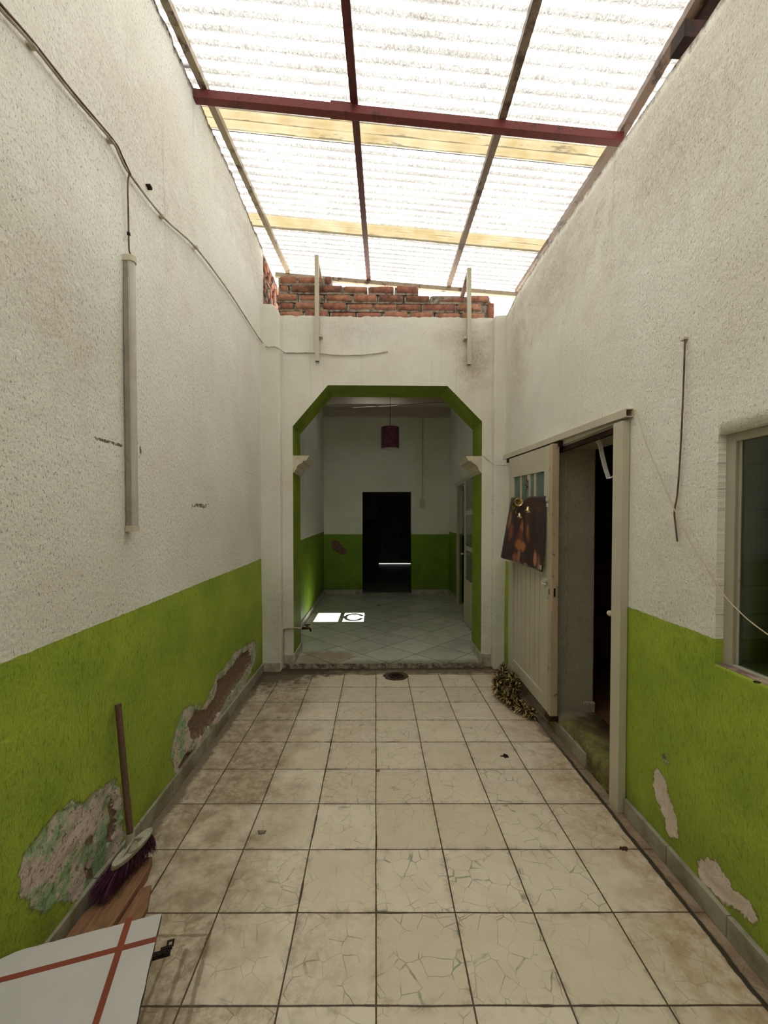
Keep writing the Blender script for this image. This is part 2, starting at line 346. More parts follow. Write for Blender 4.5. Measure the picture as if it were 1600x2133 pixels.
def roof_mat(yellow, k_=1.0):
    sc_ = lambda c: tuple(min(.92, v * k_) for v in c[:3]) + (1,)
    a = NT('roof_sheet_yellowed' if yellow else 'roof_sheet_weathered'); p = a.pos(); x, y, z = a.xyz(p)
    ph = a.m_('FRACT', a.m_('DIVIDE', y, 0.076))
    valley = a.step(a.m_('ABSOLUTE', a.m_('SUBTRACT', ph, 0.68)), 0.02, 0.26, 1, 0)
    if yellow:
        c1 = a.mix(a.step(a.noise(p, 5, 4, 0.6), 0.35, 0.7), (0.135, 0.113, 0.070, 1), (0.105, 0.078, 0.036, 1))
        dirt = a.step(a.m_('ADD', a.noise(a.scale(p, (3.5, 16, 1)), 1.0, 5, 0.7), a.m_('MULTIPLY', valley, 0.26)), 0.60, 0.70, 0, 0.85)
        c = a.mix(dirt, c1, (0.03, 0.026, 0.018, 1))
    else:
        ridge_highlight = a.step(a.m_('ADD', a.m_('ABSOLUTE', a.m_('SUBTRACT', ph, 0.15)), a.m_('MULTIPLY', a.m_('SUBTRACT', a.noise(p, 30, 3), 0.5), 0.25)), 0.04, 0.20, 1, 0)  # bright stripe along each corrugation, a highlight painted into the colour
        fib = a.step(a.noise(a.scale(p, (62, 30, 1)), 1.0, 4, 0.7, 1.8), 0.49, 0.57)
        fib2 = a.step(a.noise(a.scale(p, (130, 60, 1)), 1.0, 3, 0.7, 2.4), 0.53, 0.62)
        k = a.m_('MAXIMUM', a.m_('MULTIPLY', fib, 0.8), a.m_('MULTIPLY', fib2, 0.9))
        k = a.m_('MULTIPLY', k, a.m_('MULTIPLY_ADD', valley, 0.35, 0.65))
        patch = a.step(a.noise(a.scale(p, (2.2, 5, 1)), 1.0, 3), 0.35, 0.65)
        c0 = a.mix(patch, sc_((0.175, 0.168, 0.157)), sc_((0.13, 0.123, 0.113)))
        c = a.mix(k, c0, sc_((0.036, 0.032, 0.027)))
        c = a.mix(a.m_('MULTIPLY', ridge_highlight, a.m_('MULTIPLY_ADD', k, -0.5, 1.0)), c, sc_((0.74, 0.73, 0.71)))
        bl = a.step(a.noise(a.scale(p, (7, 22, 1)), 1.0, 3, 0.6), 0.80, 0.82)
        c = a.mix(bl, c, (0.02, 0.018, 0.015, 1))
    tr = a.n('ShaderNodeBsdfTranslucent'); a.put(tr.inputs[0], c)
    df = a.n('ShaderNodeBsdfDiffuse'); a.put(df.inputs[0], a.mix(0.5, c, (0.72, 0.70, 0.66, 1)))
    mx = a.n('ShaderNodeMixShader'); mx.inputs[0].default_value = 0.25
    a.t.links.new(tr.outputs[0], mx.inputs[1]); a.t.links.new(df.outputs[0], mx.inputs[2]); a.t.links.new(mx.outputs[0], a.out.inputs[0])
    return a.m

def paint(name, base, rust, amt=0.6, sc=14, rough=0.55):
    a = NT(name); p = a.pos()
    f = a.step(a.noise(p, sc, 5, 0.7), 0.72 - amt * 0.22, 0.76 - amt * 0.15)
    col = a.mix(f, a.mix(a.noise(p, 4, 3), lin(base), lin(tuple(int(c * 0.88) for c in base))), lin(rust))
    return a.bsdf(col, rough, 0, a.bump(a.noise(p, 90, 3), 0.0006), 0.35)

M_bar_cream = paint('worn_cream_bar_paint', (176, 160, 134), (92, 70, 54), 0.8, 9)
M_bar_brown = paint('worn_brown_bar_paint', (134, 112, 94), (74, 54, 42), 1.0, 7)
M_bar_red = paint('dark_red_bar_paint', (92, 40, 36), (58, 28, 26), 0.7, 12)
M_beam_red = paint('red_oxide_beam_paint', (118, 52, 46), (78, 38, 34), 0.7, 10)
M_cream = paint('cream_metal_paint', (206, 198, 176), (150, 124, 92), 0.12, 12, 0.45)
M_creamrust = paint('rust_scuffed_cream_paint', (196, 176, 146), (120, 80, 52), 0.5, 16, 0.5)
M_darkgap = simple('dark_rusty_steel_and_gap_shade', (40, 27, 22), 0.8, 0, (66, 38, 26), 30)  # steel parts, and the painted shade under the door rail
M_conduit = simple('aged_white_cable_sheath', (190, 182, 164), 0.6, 0, (150, 138, 118), 18)
M_wirebrown = simple('brown_wire_sheath', (112, 84, 66), 0.7, 0, (80, 62, 52), 18)
M_string = simple('pale_cotton_string', (196, 184, 148), 0.9)
M_black = simple('blackened_metal', (34, 28, 26), 0.4, 0.7, (60, 48, 42), 60)
M_glass = None
def glassm(name, col, rough=0.06):
    a = NT(name); return a.bsdf(lin(col), rough, 0.0, None, 0.5, 1.0)
M_plasticgrey = simple('grey_broom_plastic', (162, 160, 138), 0.45, 0, (140, 138, 116), 20)
M_wood = None
def woodm(name, c1, c2, dirv=(1, 10, 10)):
    a = NT(name); p = a.pos(); g = a.noise(a.scale(p, dirv), 6, 5, 0.6, 0.8)
    col = a.mix(a.step(g, 0.35, 0.68), lin(c1), lin(c2)); col = a.mix(a.step(a.noise(p, 9, 3), 0.62, 0.75, 0, 0.5), col, lin(tuple(int(v * 0.55) for v in c2)))
    return a.bsdf(col, 0.62, 0, a.bump(g, 0.001), 0.25)
M_plank = woodm('brown_plank_wood', (152, 114, 82), (114, 84, 60), (12, 1.2, 12))
M_stick = woodm('dark_red_broom_stick', (108, 82, 64), (80, 60, 48), (30, 30, 2))
M_cement = simple('rough_cement', (168, 158, 142), 0.9, 0, (92, 84, 72), 24, 0.4, 0.65, 0.006)
M_brick = [simple('fired_brick_%s' % n, c, 0.9, 0, c2, 20, 0.42, 0.66, 0.004) for n, c, c2 in
           (('orange', (184, 130, 104), (148, 98, 78)), ('red', (170, 112, 92), (130, 84, 70)), ('brown', (154, 104, 84), (100, 74, 62)), ('pale', (192, 140, 112), (156, 108, 86)))]

# ------------------------------------------------------------------ courtyard walls
def sdf(poly, U, V):
    P = np.array(poly); d = np.full(U.shape, 1e9); ins = np.zeros(U.shape, bool); n = len(P)
    for i in range(n):
        a, b = P[i], P[(i + 1) % n]; e = b - a; wx, wy = U - a[0], V - a[1]
        t = np.clip((wx * e[0] + wy * e[1]) / (e @ e + 1e-12), 0, 1)
        d = np.minimum(d, np.hypot(wx - e[0] * t, wy - e[1] * t))
        c = (a[1] > V) != (b[1] > V)
        with np.errstate(divide='ignore', invalid='ignore'):
            xi = (b[0] - a[0]) * (V - a[1]) / (b[1] - a[1] + 1e-15) + a[0]
        ins ^= c & (U < xi)
    return np.where(ins, d, -d)
def wall_grid(name, X, us, vs, top, holes, sign, mat, patches, thick):
    """vertical wall on plane X, us = Y values, vs = Z values; sign=+1 faces +X"""
    us = np.array(sorted(set(np.round(us, 5)))); vs = np.array(sorted(set(np.round(vs, 5))))
    nu, nv = len(us), len(vs); U, V = np.meshgrid(us, vs, indexing='ij')
    vtop = vs[-1]; tp = np.array([top(u) for u in us]); k = np.clip((V - 2.2) / (vtop - 2.2), 0, 1)
    Z = V + k * (tp[:, None] - vtop)
    peel = np.full(U.shape, -1.0); core = np.full(U.shape, -1.0); chalk = np.zeros(U.shape)
    for pl in patches:
        d = sdf(pl['poly'], U, Z); peel = np.maximum(peel, d)
        if pl.get('chalk'): chalk = np.where(d > -0.03, 1.0, chalk)
        for c in pl.get('core', ()): core = np.maximum(core, sdf(c, U, Z))
    disp = np.zeros(U.shape)
    it = np.argwhere((peel > -0.06) & (V > 0))
    for i, j in it:
        q = peel[i, j] + nz(us[i] * 18, Z[i, j] * 18, 1) * 0.03
        t = min(1, max(0, (q + 0.004) / 0.012)); rg = nz(us[i] * 30, Z[i, j] * 30, 5) * 0.005 + nz(us[i] * 9, Z[i, j] * 9, 8) * 0.006
        disp[i, j] -= t * (0.004 - rg)
        if 0 < q < 0.02: disp[i, j] += 0.005 * max(0, nz(us[i] * 40, Z[i, j] * 40, 2) + 0.2)
        c = core[i, j] + nz(us[i] * 16, Z[i, j] * 16, 3) * 0.03
        if c > 0: disp[i, j] -= min(0.018, c * 0.9)
    gen = np.array([[nz(u * 1.3, v * 1.3, 2) * 0.010 for v in vs] for u in us])
    gen *= np.clip((V - 0.12) / 0.3, 0, 1)
    for (a0, a1, b0, b1) in holes:
        m = (U >= a0 - 0.1) & (U <= a1 + 0.1) & (V >= b0 - 0.1) & (V <= b1 + 0.1); gen[m] = 0
    XX = X + sign * (disp + gen)
    verts = np.stack([XX, U, Z], -1).reshape(-1, 3)
    faces = []
    for i in range(nu - 1):
        cu = (us[i] + us[i + 1]) / 2
        for j in range(nv - 1):
            cv = (vs[j] + vs[j + 1]) / 2
            if any(a0 < cu < a1 and b0 < cv < b1 for a0, a1, b0, b1 in holes): continue
            q = (i * nv + j, (i + 1) * nv + j, (i + 1) * nv + j + 1, i * nv + j + 1)
            faces.append(q if sign > 0 else q[::-1])
    me = bpy.data.meshes.new(name); me.from_pydata(verts.tolist(), [], faces); me.materials.append(mat)
    for nm, arr in (('peel', peel), ('core', core), ('chalk', chalk), ('rim', np.maximum(0, tp[:, None] - Z) + (0.0 if sign > 0 else 0.02))):
        at_ = me.attributes.new(nm, 'FLOAT', 'POINT'); at_.data.foreach_set('value', arr.reshape(-1).astype(np.float32))
    bm = bmesh.new(); bm.from_mesh(me); bmesh.ops.delete(bm, geom=[v for v in bm.verts if not v.link_faces], context='VERTS'); bm.to_mesh(me); bm.free()
    for p_ in me.polygons: p_.use_smooth = True
    o = bpy.data.objects.new(name, me); COL.objects.link(o); o['kind'] = 'structure'
    md = o.modifiers.new('solid', 'SOLIDIFY'); md.thickness = thick; md.offset = -1
    return o
def rng(a, b, s): return list(np.linspace(a, b, max(2, int(round((b - a) / s)) + 1)))
XL, XR = -1.105, 1.268
def PL(pts, X): return [(at(x, y, X=X).y, at(x, y, X=X).z) for x, y in pts]
pA = PL([(32, 1826), (45, 1780), (70, 1750), (92, 1722), (118, 1690), (145, 1665), (170, 1672), (196, 1650), (215, 1638), (238, 1622), (250, 1640), (256, 1690), (258, 1740), (240, 1790), (205, 1850), (170, 1880), (130, 1880), (95, 1898), (60, 1890), (44, 1862)], XL)
pAc = [PL([(228, 1655), (240, 1668), (246, 1712), (236, 1750), (222, 1760), (230, 1710)], XL), PL([(176, 1755), (192, 1738), (196, 1752), (184, 1766)], XL), PL([(180, 1800), (196, 1812), (200, 1830), (184, 1832)], XL)]
pB = PL([(356, 1572), (366, 1520), (380, 1478), (402, 1468), (424, 1470), (438, 1440), (452, 1405), (470, 1385), (485, 1360), (510, 1345), (530, 1334), (536, 1345), (530, 1385), (512, 1425), (490, 1460), (462, 1500), (430, 1540), (395, 1580), (370, 1618), (362, 1600)], XL)
pBc = [PL([(400, 1540), (392, 1505), (410, 1478), (430, 1478), (446, 1455), (455, 1420), (478, 1395), (500, 1365), (522, 1350), (524, 1380), (500, 1420), (478, 1448), (462, 1480), (440, 1510), (418, 1535)], XL), PL([(372, 1598), (385, 1575), (412, 1555), (402, 1572), (376, 1608)], XL)]
pl_left = [dict(poly=pA, core=pAc), dict(poly=pB, core=pBc)]
pR1 = PL([(1360, 1604), (1372, 1600), (1384, 1618), (1394, 1660), (1408, 1700), (1414, 1748), (1392, 1742), (1384, 1710), (1370, 1668), (1362, 1640)], XR)
pR2 = PL([(1448, 1800), (1462, 1786), (1490, 1790), (1506, 1815), (1530, 1850), (1560, 1878), (1580, 1908), (1575, 1925), (1545, 1905), (1518, 1890), (1490, 1868), (1462, 1835)], XR)
pR3 = PL([(1372, 1456), (1384, 1452), (1412, 1480), (1440, 1516), (1436, 1526), (1405, 1498), (1380, 1470)], XR)
pR4 = PL([(1380, 1566), (1388, 1570), (1396, 1592), (1388, 1590)], XR)
pl_right = [dict(poly=pR1, chalk=1), dict(poly=pR2, chalk=1), dict(poly=pR4, core=[PL([(1380, 1566), (1387, 1568), (1390, 1586), (1384, 1582)], XR)])]
def yz(x, y, X): q = at(x, y, X=X); return q.y, q.z
def spot(x0, y0, x1, y1, X, c, th=0.35, sc=40, pad=0.0):
    a_, b_ = yz(x0, y0, X), yz(x1, y1, X)
    return (min(a_[0], b_[0]) - pad, max(a_[0], b_[0]) + pad, min(a_[1], b_[1]), max(a_[1], b_[1]), c, th, sc)
M_left = plaster('left_wall_paint', 1.055, 'Y', spots=[spot(190, 905, 262, 935, XL, (84, 58, 44), 0.28, 45), spot(290, 925, 296, 950, XL, (84, 58, 44), 0.3, 45),
                 spot(498, 978, 545, 994, XL, (96, 78, 60), 0.30, 40), spot(393, 1046, 436, 1060, XL, (96, 78, 60), 0.30, 40), spot(340, 452, 410, 520, XL, (130, 100, 82), 0.85, 30)],
                 stain=[(1.9, 3.25, 0.9, 0.5, (170, 150, 132), 0.5), (3.6, 3.9, 1.0, 0.35, (150, 130, 112), 0.55), (1.5, 2.2, 0.5, 0.5, (176, 160, 138), 0.45)], pit=1.0)
M_right = plaster('right_wall_paint', 1.028, 'Y', stain=[(3.0, 3.25, 0.8, 0.45, (158, 134, 108), 0.6), (1.8, 3.1, 0.7, 0.5, (164, 140, 116), 0.6), (3.75, 3.0, 0.35, 0.8, (160, 136, 108), 0.5)], pit=0.8)
def topL(y): return 4.075 + 0.06 * min(1.0, max(0, (y - 2.0) / 1.2)) + 0.022 * nz(y * 9, 3, 1) + 0.020 * nz(y * 34, 1, 7)
def topR(y):
    b = 3.405 + 0.10 * min(1, max(0, (y - 1.5) / 1.6)); b -= 0.05 * min(1, max(0, (y - 3.75) / 0.3)); return b + 0.010 * nz(y * 7, 5, 2)
wall_grid('wall_left', XL, rng(-3.0, 1.0, 0.1) + rng(1.0, 3.95, 0.0125) + rng(3.95, 4.14, 0.03), rng(0, 1.1, 0.0125) + rng(1.1, 4.1, 0.06), topL, [], 1, M_left, pl_left, 0.22)
DY0, DY1, DZ0, DZ1 = 2.13, 2.885, 0.13, 2.0
WY0, WY1, WZ0, WZ1 = 0.35, 1.512, 0.955, 1.808
wall_grid('wall_right', XR, rng(-3.0, 0.35, 0.1) + rng(0.35, 1.2, 0.05) + rng(1.2, 2.13, 0.0125) + [WY1] + rng(2.13, 2.885, 0.05) + rng(2.885, 4.14, 0.05),
          rng(0, 0.13, 0.0133) + rng(0.13, 0.955, 0.0125) + rng(0.955, 1.808, 0.05) + rng(1.808, 2.0, 0.05) + rng(2.0, 3.45, 0.06), topR,
          [(DY0, DY1, 0.0, DZ1), (WY0, WY1, WZ0, WZ1)], -1, M_right, pl_right, 0.27)
M_inplaster = plaster('inner_room_paint', 1.19, 'X', pit=0.35, green=((120, 148, 40), (104, 134, 34)), rough_bump=0.4, peel=False)
M_inplasterY = plaster('inner_room_side_paint', 1.14, 'Y', pit=0.35, green=((120, 148, 40), (104, 134, 34)), rough_bump=0.4, peel=False)
M_arch = plaster('arch_wall_paint', 0, 'X', dado=False, peel=False, pit=0.8, rough_bump=0.7,
                 spots=[(0.55, 1.15, 2.75, 3.45, (104, 90, 72), 1.02, 26)],
                 stain=[(0.98, 3.05, 0.22, 0.35, (156, 126, 92), 0.75), (0.8, 3.3, 0.3, 0.2, (150, 140, 120), 0.5), (-0.2, 3.35, 0.7, 0.2, (176, 166, 160), 0.5), (-0.95, 0.5, 0.3, 0.6, (160, 160, 136), 0.5), (1.15, 0.5, 0.3, 0.6, (160, 160, 136), 0.5)])
M_jamb = simple('arch_green_paint', (128, 146, 32), 0.6, 0, (112, 130, 28), 5, 0.4, 0.6, 0.002)
M_ceil = plaster('ceiling_paint', 0, 'X', dado=False, peel=False, pit=0.5, rough_bump=0.4, white=((196, 188, 174), (180, 172, 158)))
# arch wall
YA, YB = 4.13, 4.53
mb = MB(); ol = [(-1.4, 0), (-.822, 0), (-.822, 2.407), (-.474, 2.813), (.712, 2.813), (1.06, 2.463), (1.06, 0), (1.8, 0), (1.8, 3.46), (1.20, 3.475)]
random.seed(3)
n_ = 60
for i in range(n_ + 1): ol.append((1.17 - 2.13 * i / n_, 3.485 + random.uniform(-.006, .009)))
ol += [(-1.05, 3.50), (-1.4, 3.5)]
mb.prism(ol, lambda u, v, t: (u, t, v), YA, YB, 0, lambda k: 1 if 1 <= k <= 5 else 0)
mb.build('wall_arch', [M_arch, M_jamb], weld=True, kind='structure')
# pilasters
mb = MB(); mb.prism([(-1.12, 0), (-0.925, 0), (-0.925, 3.44), (-0.94, 3.50), (-0.965, 3.535), (-1.0, 3.555), (-1.12, 3.555)], lambda u, v, t: (u, t, v), 4.03, 4.14)
mb.build('trim_1', M_arch, weld=True, bevel=0.012, kind='structure')
mb = MB(); mb.prism([(1.160, 0), (1.29, 0), (1.29, 3.48), (1.160, 3.47)], lambda u, v, t: (u, t, v), 4.04, 4.14)
mb.build('trim_2', M_arch, weld=True, bevel=0.012, kind='structure')
# capitals
cap = [(-.002, 0), (.158, 0), (.158, -.012), (.145, -.03), (.135, -.047), (.10, -.052), (.097, -.068), (.075, -.078), (.055, -.09), (.04, -.108), (.032, -.13), (.030, -.145), (.018, -.15), (.018, -.158), (.006, -.165), (-.002, -.168)]
M_cap = simple('capital_plaster', (206, 196, 174), 0.7, 0, (192, 182, 160), 10, bumpd=0.0015)
for i, (x0, sg) in enumerate(((-.822, 1), (1.06, -1))):
    mb = MB(); mb.prism([(x0 + sg * a_, 2.118 + b_) for a_, b_ in cap], lambda u, v, t: (u, t, v), 4.1285, 4.56)
    mb.build('trim_%d' % (3 + i), M_cap, weld=True, bevel=0.002, kind='structure')
# small tile skirting at the feet of the arch
M_skirt = simple('skirting_tile', (186, 182, 164), 0.45, 0, (142, 134, 112), 8, 0.45, 0.7)
def skirt(name, p, q, h, t, L=0.3, z=0.0, m=None, side=1):
    p, q = Vector(p), Vector(q); d = q - p; n = max(1, round(d.length / L)); mb = MB(); dn = d.normalized(); r = Vector((-dn.y, dn.x, 0)) * side
    for k in range(n):
        a_ = p + d * (k / n) + dn * .0015; b_ = p + d * ((k + 1) / n) - dn * .0015; off = random.uniform(0, .0025)
        pts = [a_, b_, b_ + r * (t + off), a_ + r * (t + off)]
        vs = [(c.x, c.y, z) for c in pts] + [(c.x, c.y, z + h + random.uniform(-.002, .002)) for c in pts]
        mb.add(vs, [(0, 3, 2, 1), (4, 5, 6, 7), (0, 1, 5, 4), (1, 2, 6, 5), (2, 3, 7, 6), (3, 0, 4, 7)])
    return mb.build(name, m or M_skirt, bevel=0.003, kind='structure')
M_base = simple('grey_baseboard_tile', (160, 156, 138), 0.5, 0, (120, 112, 90), 6, 0.42, 0.66)
skirt('baseboard_left', (XL - .01, -2.9, 0), (XL - .01, 4.03, 0), 0.085, 0.02, side=-1, m=M_base)
skirt('baseboard_right_front', (XR + .01, -2.9, 0), (XR + .01, 2.04, 0), 0.085, 0.027, side=1, m=M_base)
skirt('baseboard_right_door', (XR + .01, 2.42, 0), (XR + .01, 2.87, 0), 0.088, 0.026, side=1, m=M_base)
skirt('baseboard_right_back', (XR + .01, 2.96, 0), (XR + .01, 4.04, 0), 0.085, 0.022, side=1, m=M_base)
skirt('baseboard_pilaster', (-1.09, 4.035, 0), (-.93, 4.035, 0), .09, .012, .16, side=-1)
skirt('baseboard_arch_left', (-.925, 4.134, .0), (-.822, 4.134, .0), .13, .012, .12, side=-1)
skirt('baseboard_arch_right', (1.06, 4.134, .0), (1.16, 4.134, .0), .13, .012, .12, side=-1)
skirt('baseboard_jamb_left', (-.825, 4.13, .04), (-.825, 4.53, .04), .10, .014, .3, .04, side=-1)
skirt('baseboard_jamb_right', (1.063, 4.13, .04), (1.063, 4.53, .04), .10, .014, .3, .04, side=1)

# floors
FM = floor_mat(); IM = inner_floor_mat()
mb = MB(); mb.box((-1.4, -3.1, -.12), (1.6, 4.14, 0)); mb.build('floor', FM, kind='structure')
random.seed(5); mb = MB(); e = [(-1.3, 8.0), (-1.3, 4.12)]
ed = [(-.83 + 1.9 * i / 40, 4.105 + random.uniform(-.008, .006) - .02 * abs(nz(i * .4, 1, 1))) for i in range(41)]
poly = [(-1.1, 4.15)] + ed + [(1.1, 4.15), (1.5, 4.53), (1.5, 8.05), (-1.1, 8.05)]
mb.prism(poly, lambda u, v, t: (u, v, t), 0.05, -.1, 0, 1); mb.build('floor_inner', [IM, M_cement], weld=True, kind='structure')

# brick parapet over the arch
random.seed(11)
def brick(mb, x0, x1, y0, y1, z0, z1, mi, rnd=0.006, axis='X'):
    """slightly irregular rounded brick"""
    bm = bmesh.new(); bmesh.ops.create_cube(bm, size=1.0)
    bmesh.ops.bevel(bm, geom=bm.edges[:], offset=0.07, segments=2, affect='EDGES')
    c = ((x0 + x1) / 2, (y0 + y1) / 2, (z0 + z1) / 2); L = (x1 - x0, y1 - y0, z1 - z0); sd_ = random.random() * 50
    m = min(L)
    vs = []
    for v in bm.verts:
        p = []
        for i in range(3):
            s_ = 1 if v.co[i] > 0 else -1; edge = 0.5 - abs(v.co[i]); p.append(c[i] + s_ * (L[i] / 2 - edge * m * 0.8))
        q = Vector(p); o = Vector((nz(q.x * 22 + sd_, q.y * 22, q.z * 22), nz(q.x * 22, q.y * 22 + sd_, q.z * 22), nz(q.x * 22, q.y * 22, q.z * 22 + sd_))) * rnd
        vs.append(q + o)
    mb.add(vs, [[v.index for v in f.verts] for f in bm.faces], mi, True); bm.free()
H = 0.0845; Z0 = 3.475
mb = MB(); mort = MB()
rows = [(-.95, 1.09, 0.0), (-.95, 1.09, .13), (-.97, 1.18, .05), (-.95, .42, .18), (-.95, -.44, .1)]
rowz = []
for r_, (xa, xb, off) in enumerate(rows):
    z = Z0 + r_ * H; x = xa - off * .8
    while x < xb - .03:
        L = random.choice((.235, .24, .25, .225, .235, .33)); a_ = max(x, xa); b_ = min(x + L, xb)
        if b_ - a_ > .04:
            brick(mb, a_ + .006, b_ - .006, 4.15 + random.uniform(-.006, .008), 4.36, z + .008, z + .066 + random.uniform(-.004, .006), 1 + random.choice((0, 0, 0, 1, 1, 2, 3)))
            mort.box((a_ - .012, 4.158, z - .012), (b_ + .004, 4.34, z + .072 - .012 + .0))
        x += L + random.uniform(.012, .032)
brick(mb, 1.12, 1.178, 4.148, 4.36, Z0 + .005, Z0 + 2 * H, 2)
mort.box((.9, 4.17, Z0), (1.12, 4.34, Z0 + 1.9 * H))
# roughen mortar
for i in range(130):
    x = random.uniform(-.93, 1.1); r_ = random.randrange(0, 4); z = Z0 + r_ * H + random.uniform(-.012, .005)
    if x > rows[min(r_, 4)][1] or x > rows[r_][1] - .02: continue
    brick(mort, x, x + random.uniform(.02, .09), 4.158 + random.uniform(0, .008), 4.2, z, z + random.uniform(.012, .022), 0, .004)
for v in mort.v: pass
k = MB(); k.v = mort.v + mb.v; k.f = mort.f + [tuple(i + len(mort.v) for i in f) for f in mb.f]; k.mi = mort.mi + mb.mi; k.sm = mort.sm + mb.sm
k.build('wall_parapet', [M_cement] + M_brick, kind='structure')
# bare brick return on the left, beyond the plaster
mb = MB(); mb.box((-1.32, 4.13, 3.45), (-1.118, 4.95, 4.13), 0)
z = 3.46; r_ = 0
while z < 4.1:
    y = 4.145 - (r_ % 2) * .05
    while y < 4.92:
        brick(mb, -1.3, -1.105 + random.uniform(-.006, .012), max(y, 4.14), y + .115, z, z + .062, 1 + random.choice((1, 2, 2, 0)), .012); y += .135
    z += .08; r_ += 1
for i in range(60):
    y = random.uniform(4.14, 4.9); z = random.uniform(3.46, 4.05); brick(mb, -1.16, -1.098, y, y + random.uniform(.02, .07), z, z + .03, 0, .01)
mb.build('wall_brick_return', [M_cement] + M_brick, kind='structure')

# ------------------------------------------------------------------ translucent roof and its steel
def barZ(X, Y):
    a_ = 4.118 - .0826 * (X + 1.062); b_ = 4.19 - .0713 * (X + .96); t = min(1.3, max(0, (Y - 2.6) / 2.0)); return a_ + (b_ - a_) * t
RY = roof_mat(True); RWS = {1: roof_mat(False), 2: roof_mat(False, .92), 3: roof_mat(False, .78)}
def sheet(y0, y1, lift, yel, label, rw=1):
    mb = MB(); n = int(round((y1 - y0) / 0.0076)); nx = 24; xs = [-1.32 + 3.3 * i / nx for i in range(nx + 1)]
    vs = []; fs = []
    for j in range(n + 1):
        y = y0 + (y1 - y0) * j / n
        for x in xs: vs.append((x, y - .0195 * (x + 1.1) * 0 + 0, barZ(x, y) + .052 + lift + .009 * cos(2 * pi * y / .076) + .004 * nz(x * 1.5, y * 2, 3)))
    W_ = nx + 1
    for j in range(n):
        yc = y0 + (y1 - y0) * (j + .5) / n
        for i in range(nx):
            mb_i = 1 if any(a_ < yc < b_ for a_, b_ in yel) else 0
            fs.append((j * W_ + i, j * W_ + i + 1, (j + 1) * W_ + i + 1, (j + 1) * W_ + i)); mb.mi.append(mb_i); mb.sm.append(True)
    mb.v = vs; mb.f = fs
    return tag(mb.build('roof_sheet', [RWS[rw], RY], solid=None), label, 'roof sheet', 'corrugated roof sheets')
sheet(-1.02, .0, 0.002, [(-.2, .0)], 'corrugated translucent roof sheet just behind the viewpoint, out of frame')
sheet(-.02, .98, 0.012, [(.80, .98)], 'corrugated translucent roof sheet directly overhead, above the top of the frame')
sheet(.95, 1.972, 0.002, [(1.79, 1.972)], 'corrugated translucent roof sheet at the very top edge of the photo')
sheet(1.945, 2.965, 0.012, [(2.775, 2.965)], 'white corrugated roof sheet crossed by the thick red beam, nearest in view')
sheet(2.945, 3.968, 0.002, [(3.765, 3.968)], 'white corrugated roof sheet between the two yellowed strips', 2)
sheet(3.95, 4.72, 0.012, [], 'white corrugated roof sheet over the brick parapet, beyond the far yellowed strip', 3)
def rbar(name, p, q, wd, ht, m, label, cat='roof bar', hollow=0.0):
    mb = MB(); mb.bar(p, q, wd, ht, 0, hollow=hollow); return tag(mb.build(name, m, bevel=.002), label, cat)
def P3(x, y, z): return Vector((x, y, z))
ext = lambda a_, b_, y: a_ + (b_ - a_) * ((y - a_.y) / (b_.y - a_.y))
def longbar(x_top, x_mid, ymid, x_far, m, wd, label):
    """runs along the roof: through three sighted points at its real height"""
    def solve(px, py):
        z = 4.1
        for _ in range(6): q = at(px, py, Z=z); z = barZ(q.x, q.y)
        return q
    far = at(x_far[0], x_far[1], Y=4.6); far.z = barZ(far.x, 4.6)
    near = solve(*x_top); far2 = far
    a_ = ext(near, far2, -.1); n2 = near.copy()
    root_p = [Vector((a_.x, -.1, barZ(a_.x, 0))), Vector((near.x, near.y, barZ(near.x, near.y))), None]
    mid = solve(x_mid, ymid); root_p[2] = mid
    mb = MB(); pts = [root_p[0], root_p[1], mid, far]
    n = len(pts)
    vs = []
    for c in pts:
        for sx, sz in ((-1, -1), (1, -1), (1, 1), (-1, 1)): vs.append((c.x + sx * wd / 2, c.y, c.z + sz * .02))
    fs = [(0, 1, 2, 3), (4 * n - 1, 4 * n - 2, 4 * n - 3, 4 * n - 4)]
    for i in range(n - 1):
        for k_ in range(4): j = (k_ + 1) % 4; fs.append((4 * i + k_, 4 * i + 4 + k_, 4 * i + 4 + j, 4 * i + j))
    mb.add(vs, fs); return tag(mb.build('roof_bar', m, weld=True), label, 'roof bar')
longbar((345, 0), 436, 205, (600, 572), M_bar_cream, .042, 'cream painted steel bar along the roof, leftmost, beside the left wall')
longbar((720, 0), 740, 235, (768, 585), M_bar_red, .045, 'dark red steel bar running lengthwise under the roof, near its middle')
longbar((1118, 0), 1040, 265, (935, 603), M_bar_brown, .045, 'brown worn steel bar lengthwise under the roof, right of the dark red one')
longbar((1455, 0), 1290, 285, (1078, 612), M_bar_brown, .055, 'brown worn steel bar along the roof, rightmost, above the right wall')
b0 = Vector((-1.15, 2.6, 4.080)); b1 = Vector((1.535, 2.6, 3.858))
rb = rbar('roof_beam', b0 + Vector((.03, 0, -.008)), b1, .05, .052, M_beam_red, 'thick red oxide steel beam crossing the roof from wall to wall', 'roof beam', .004)
mb = MB(); mb.bar(b0.lerp(b1, .325), b0.lerp(b1, .375), .056, .060, 0); sp = mb.build('splice_sleeve', M_beam_red, rb)
rbar('roof_purlin', (-1.1, 4.62, 4.165), (1.62, 4.62, 3.972), .04, .045, M_bar_cream, 'pale steel purlin lying behind the top of the brick parapet', 'roof purlin')
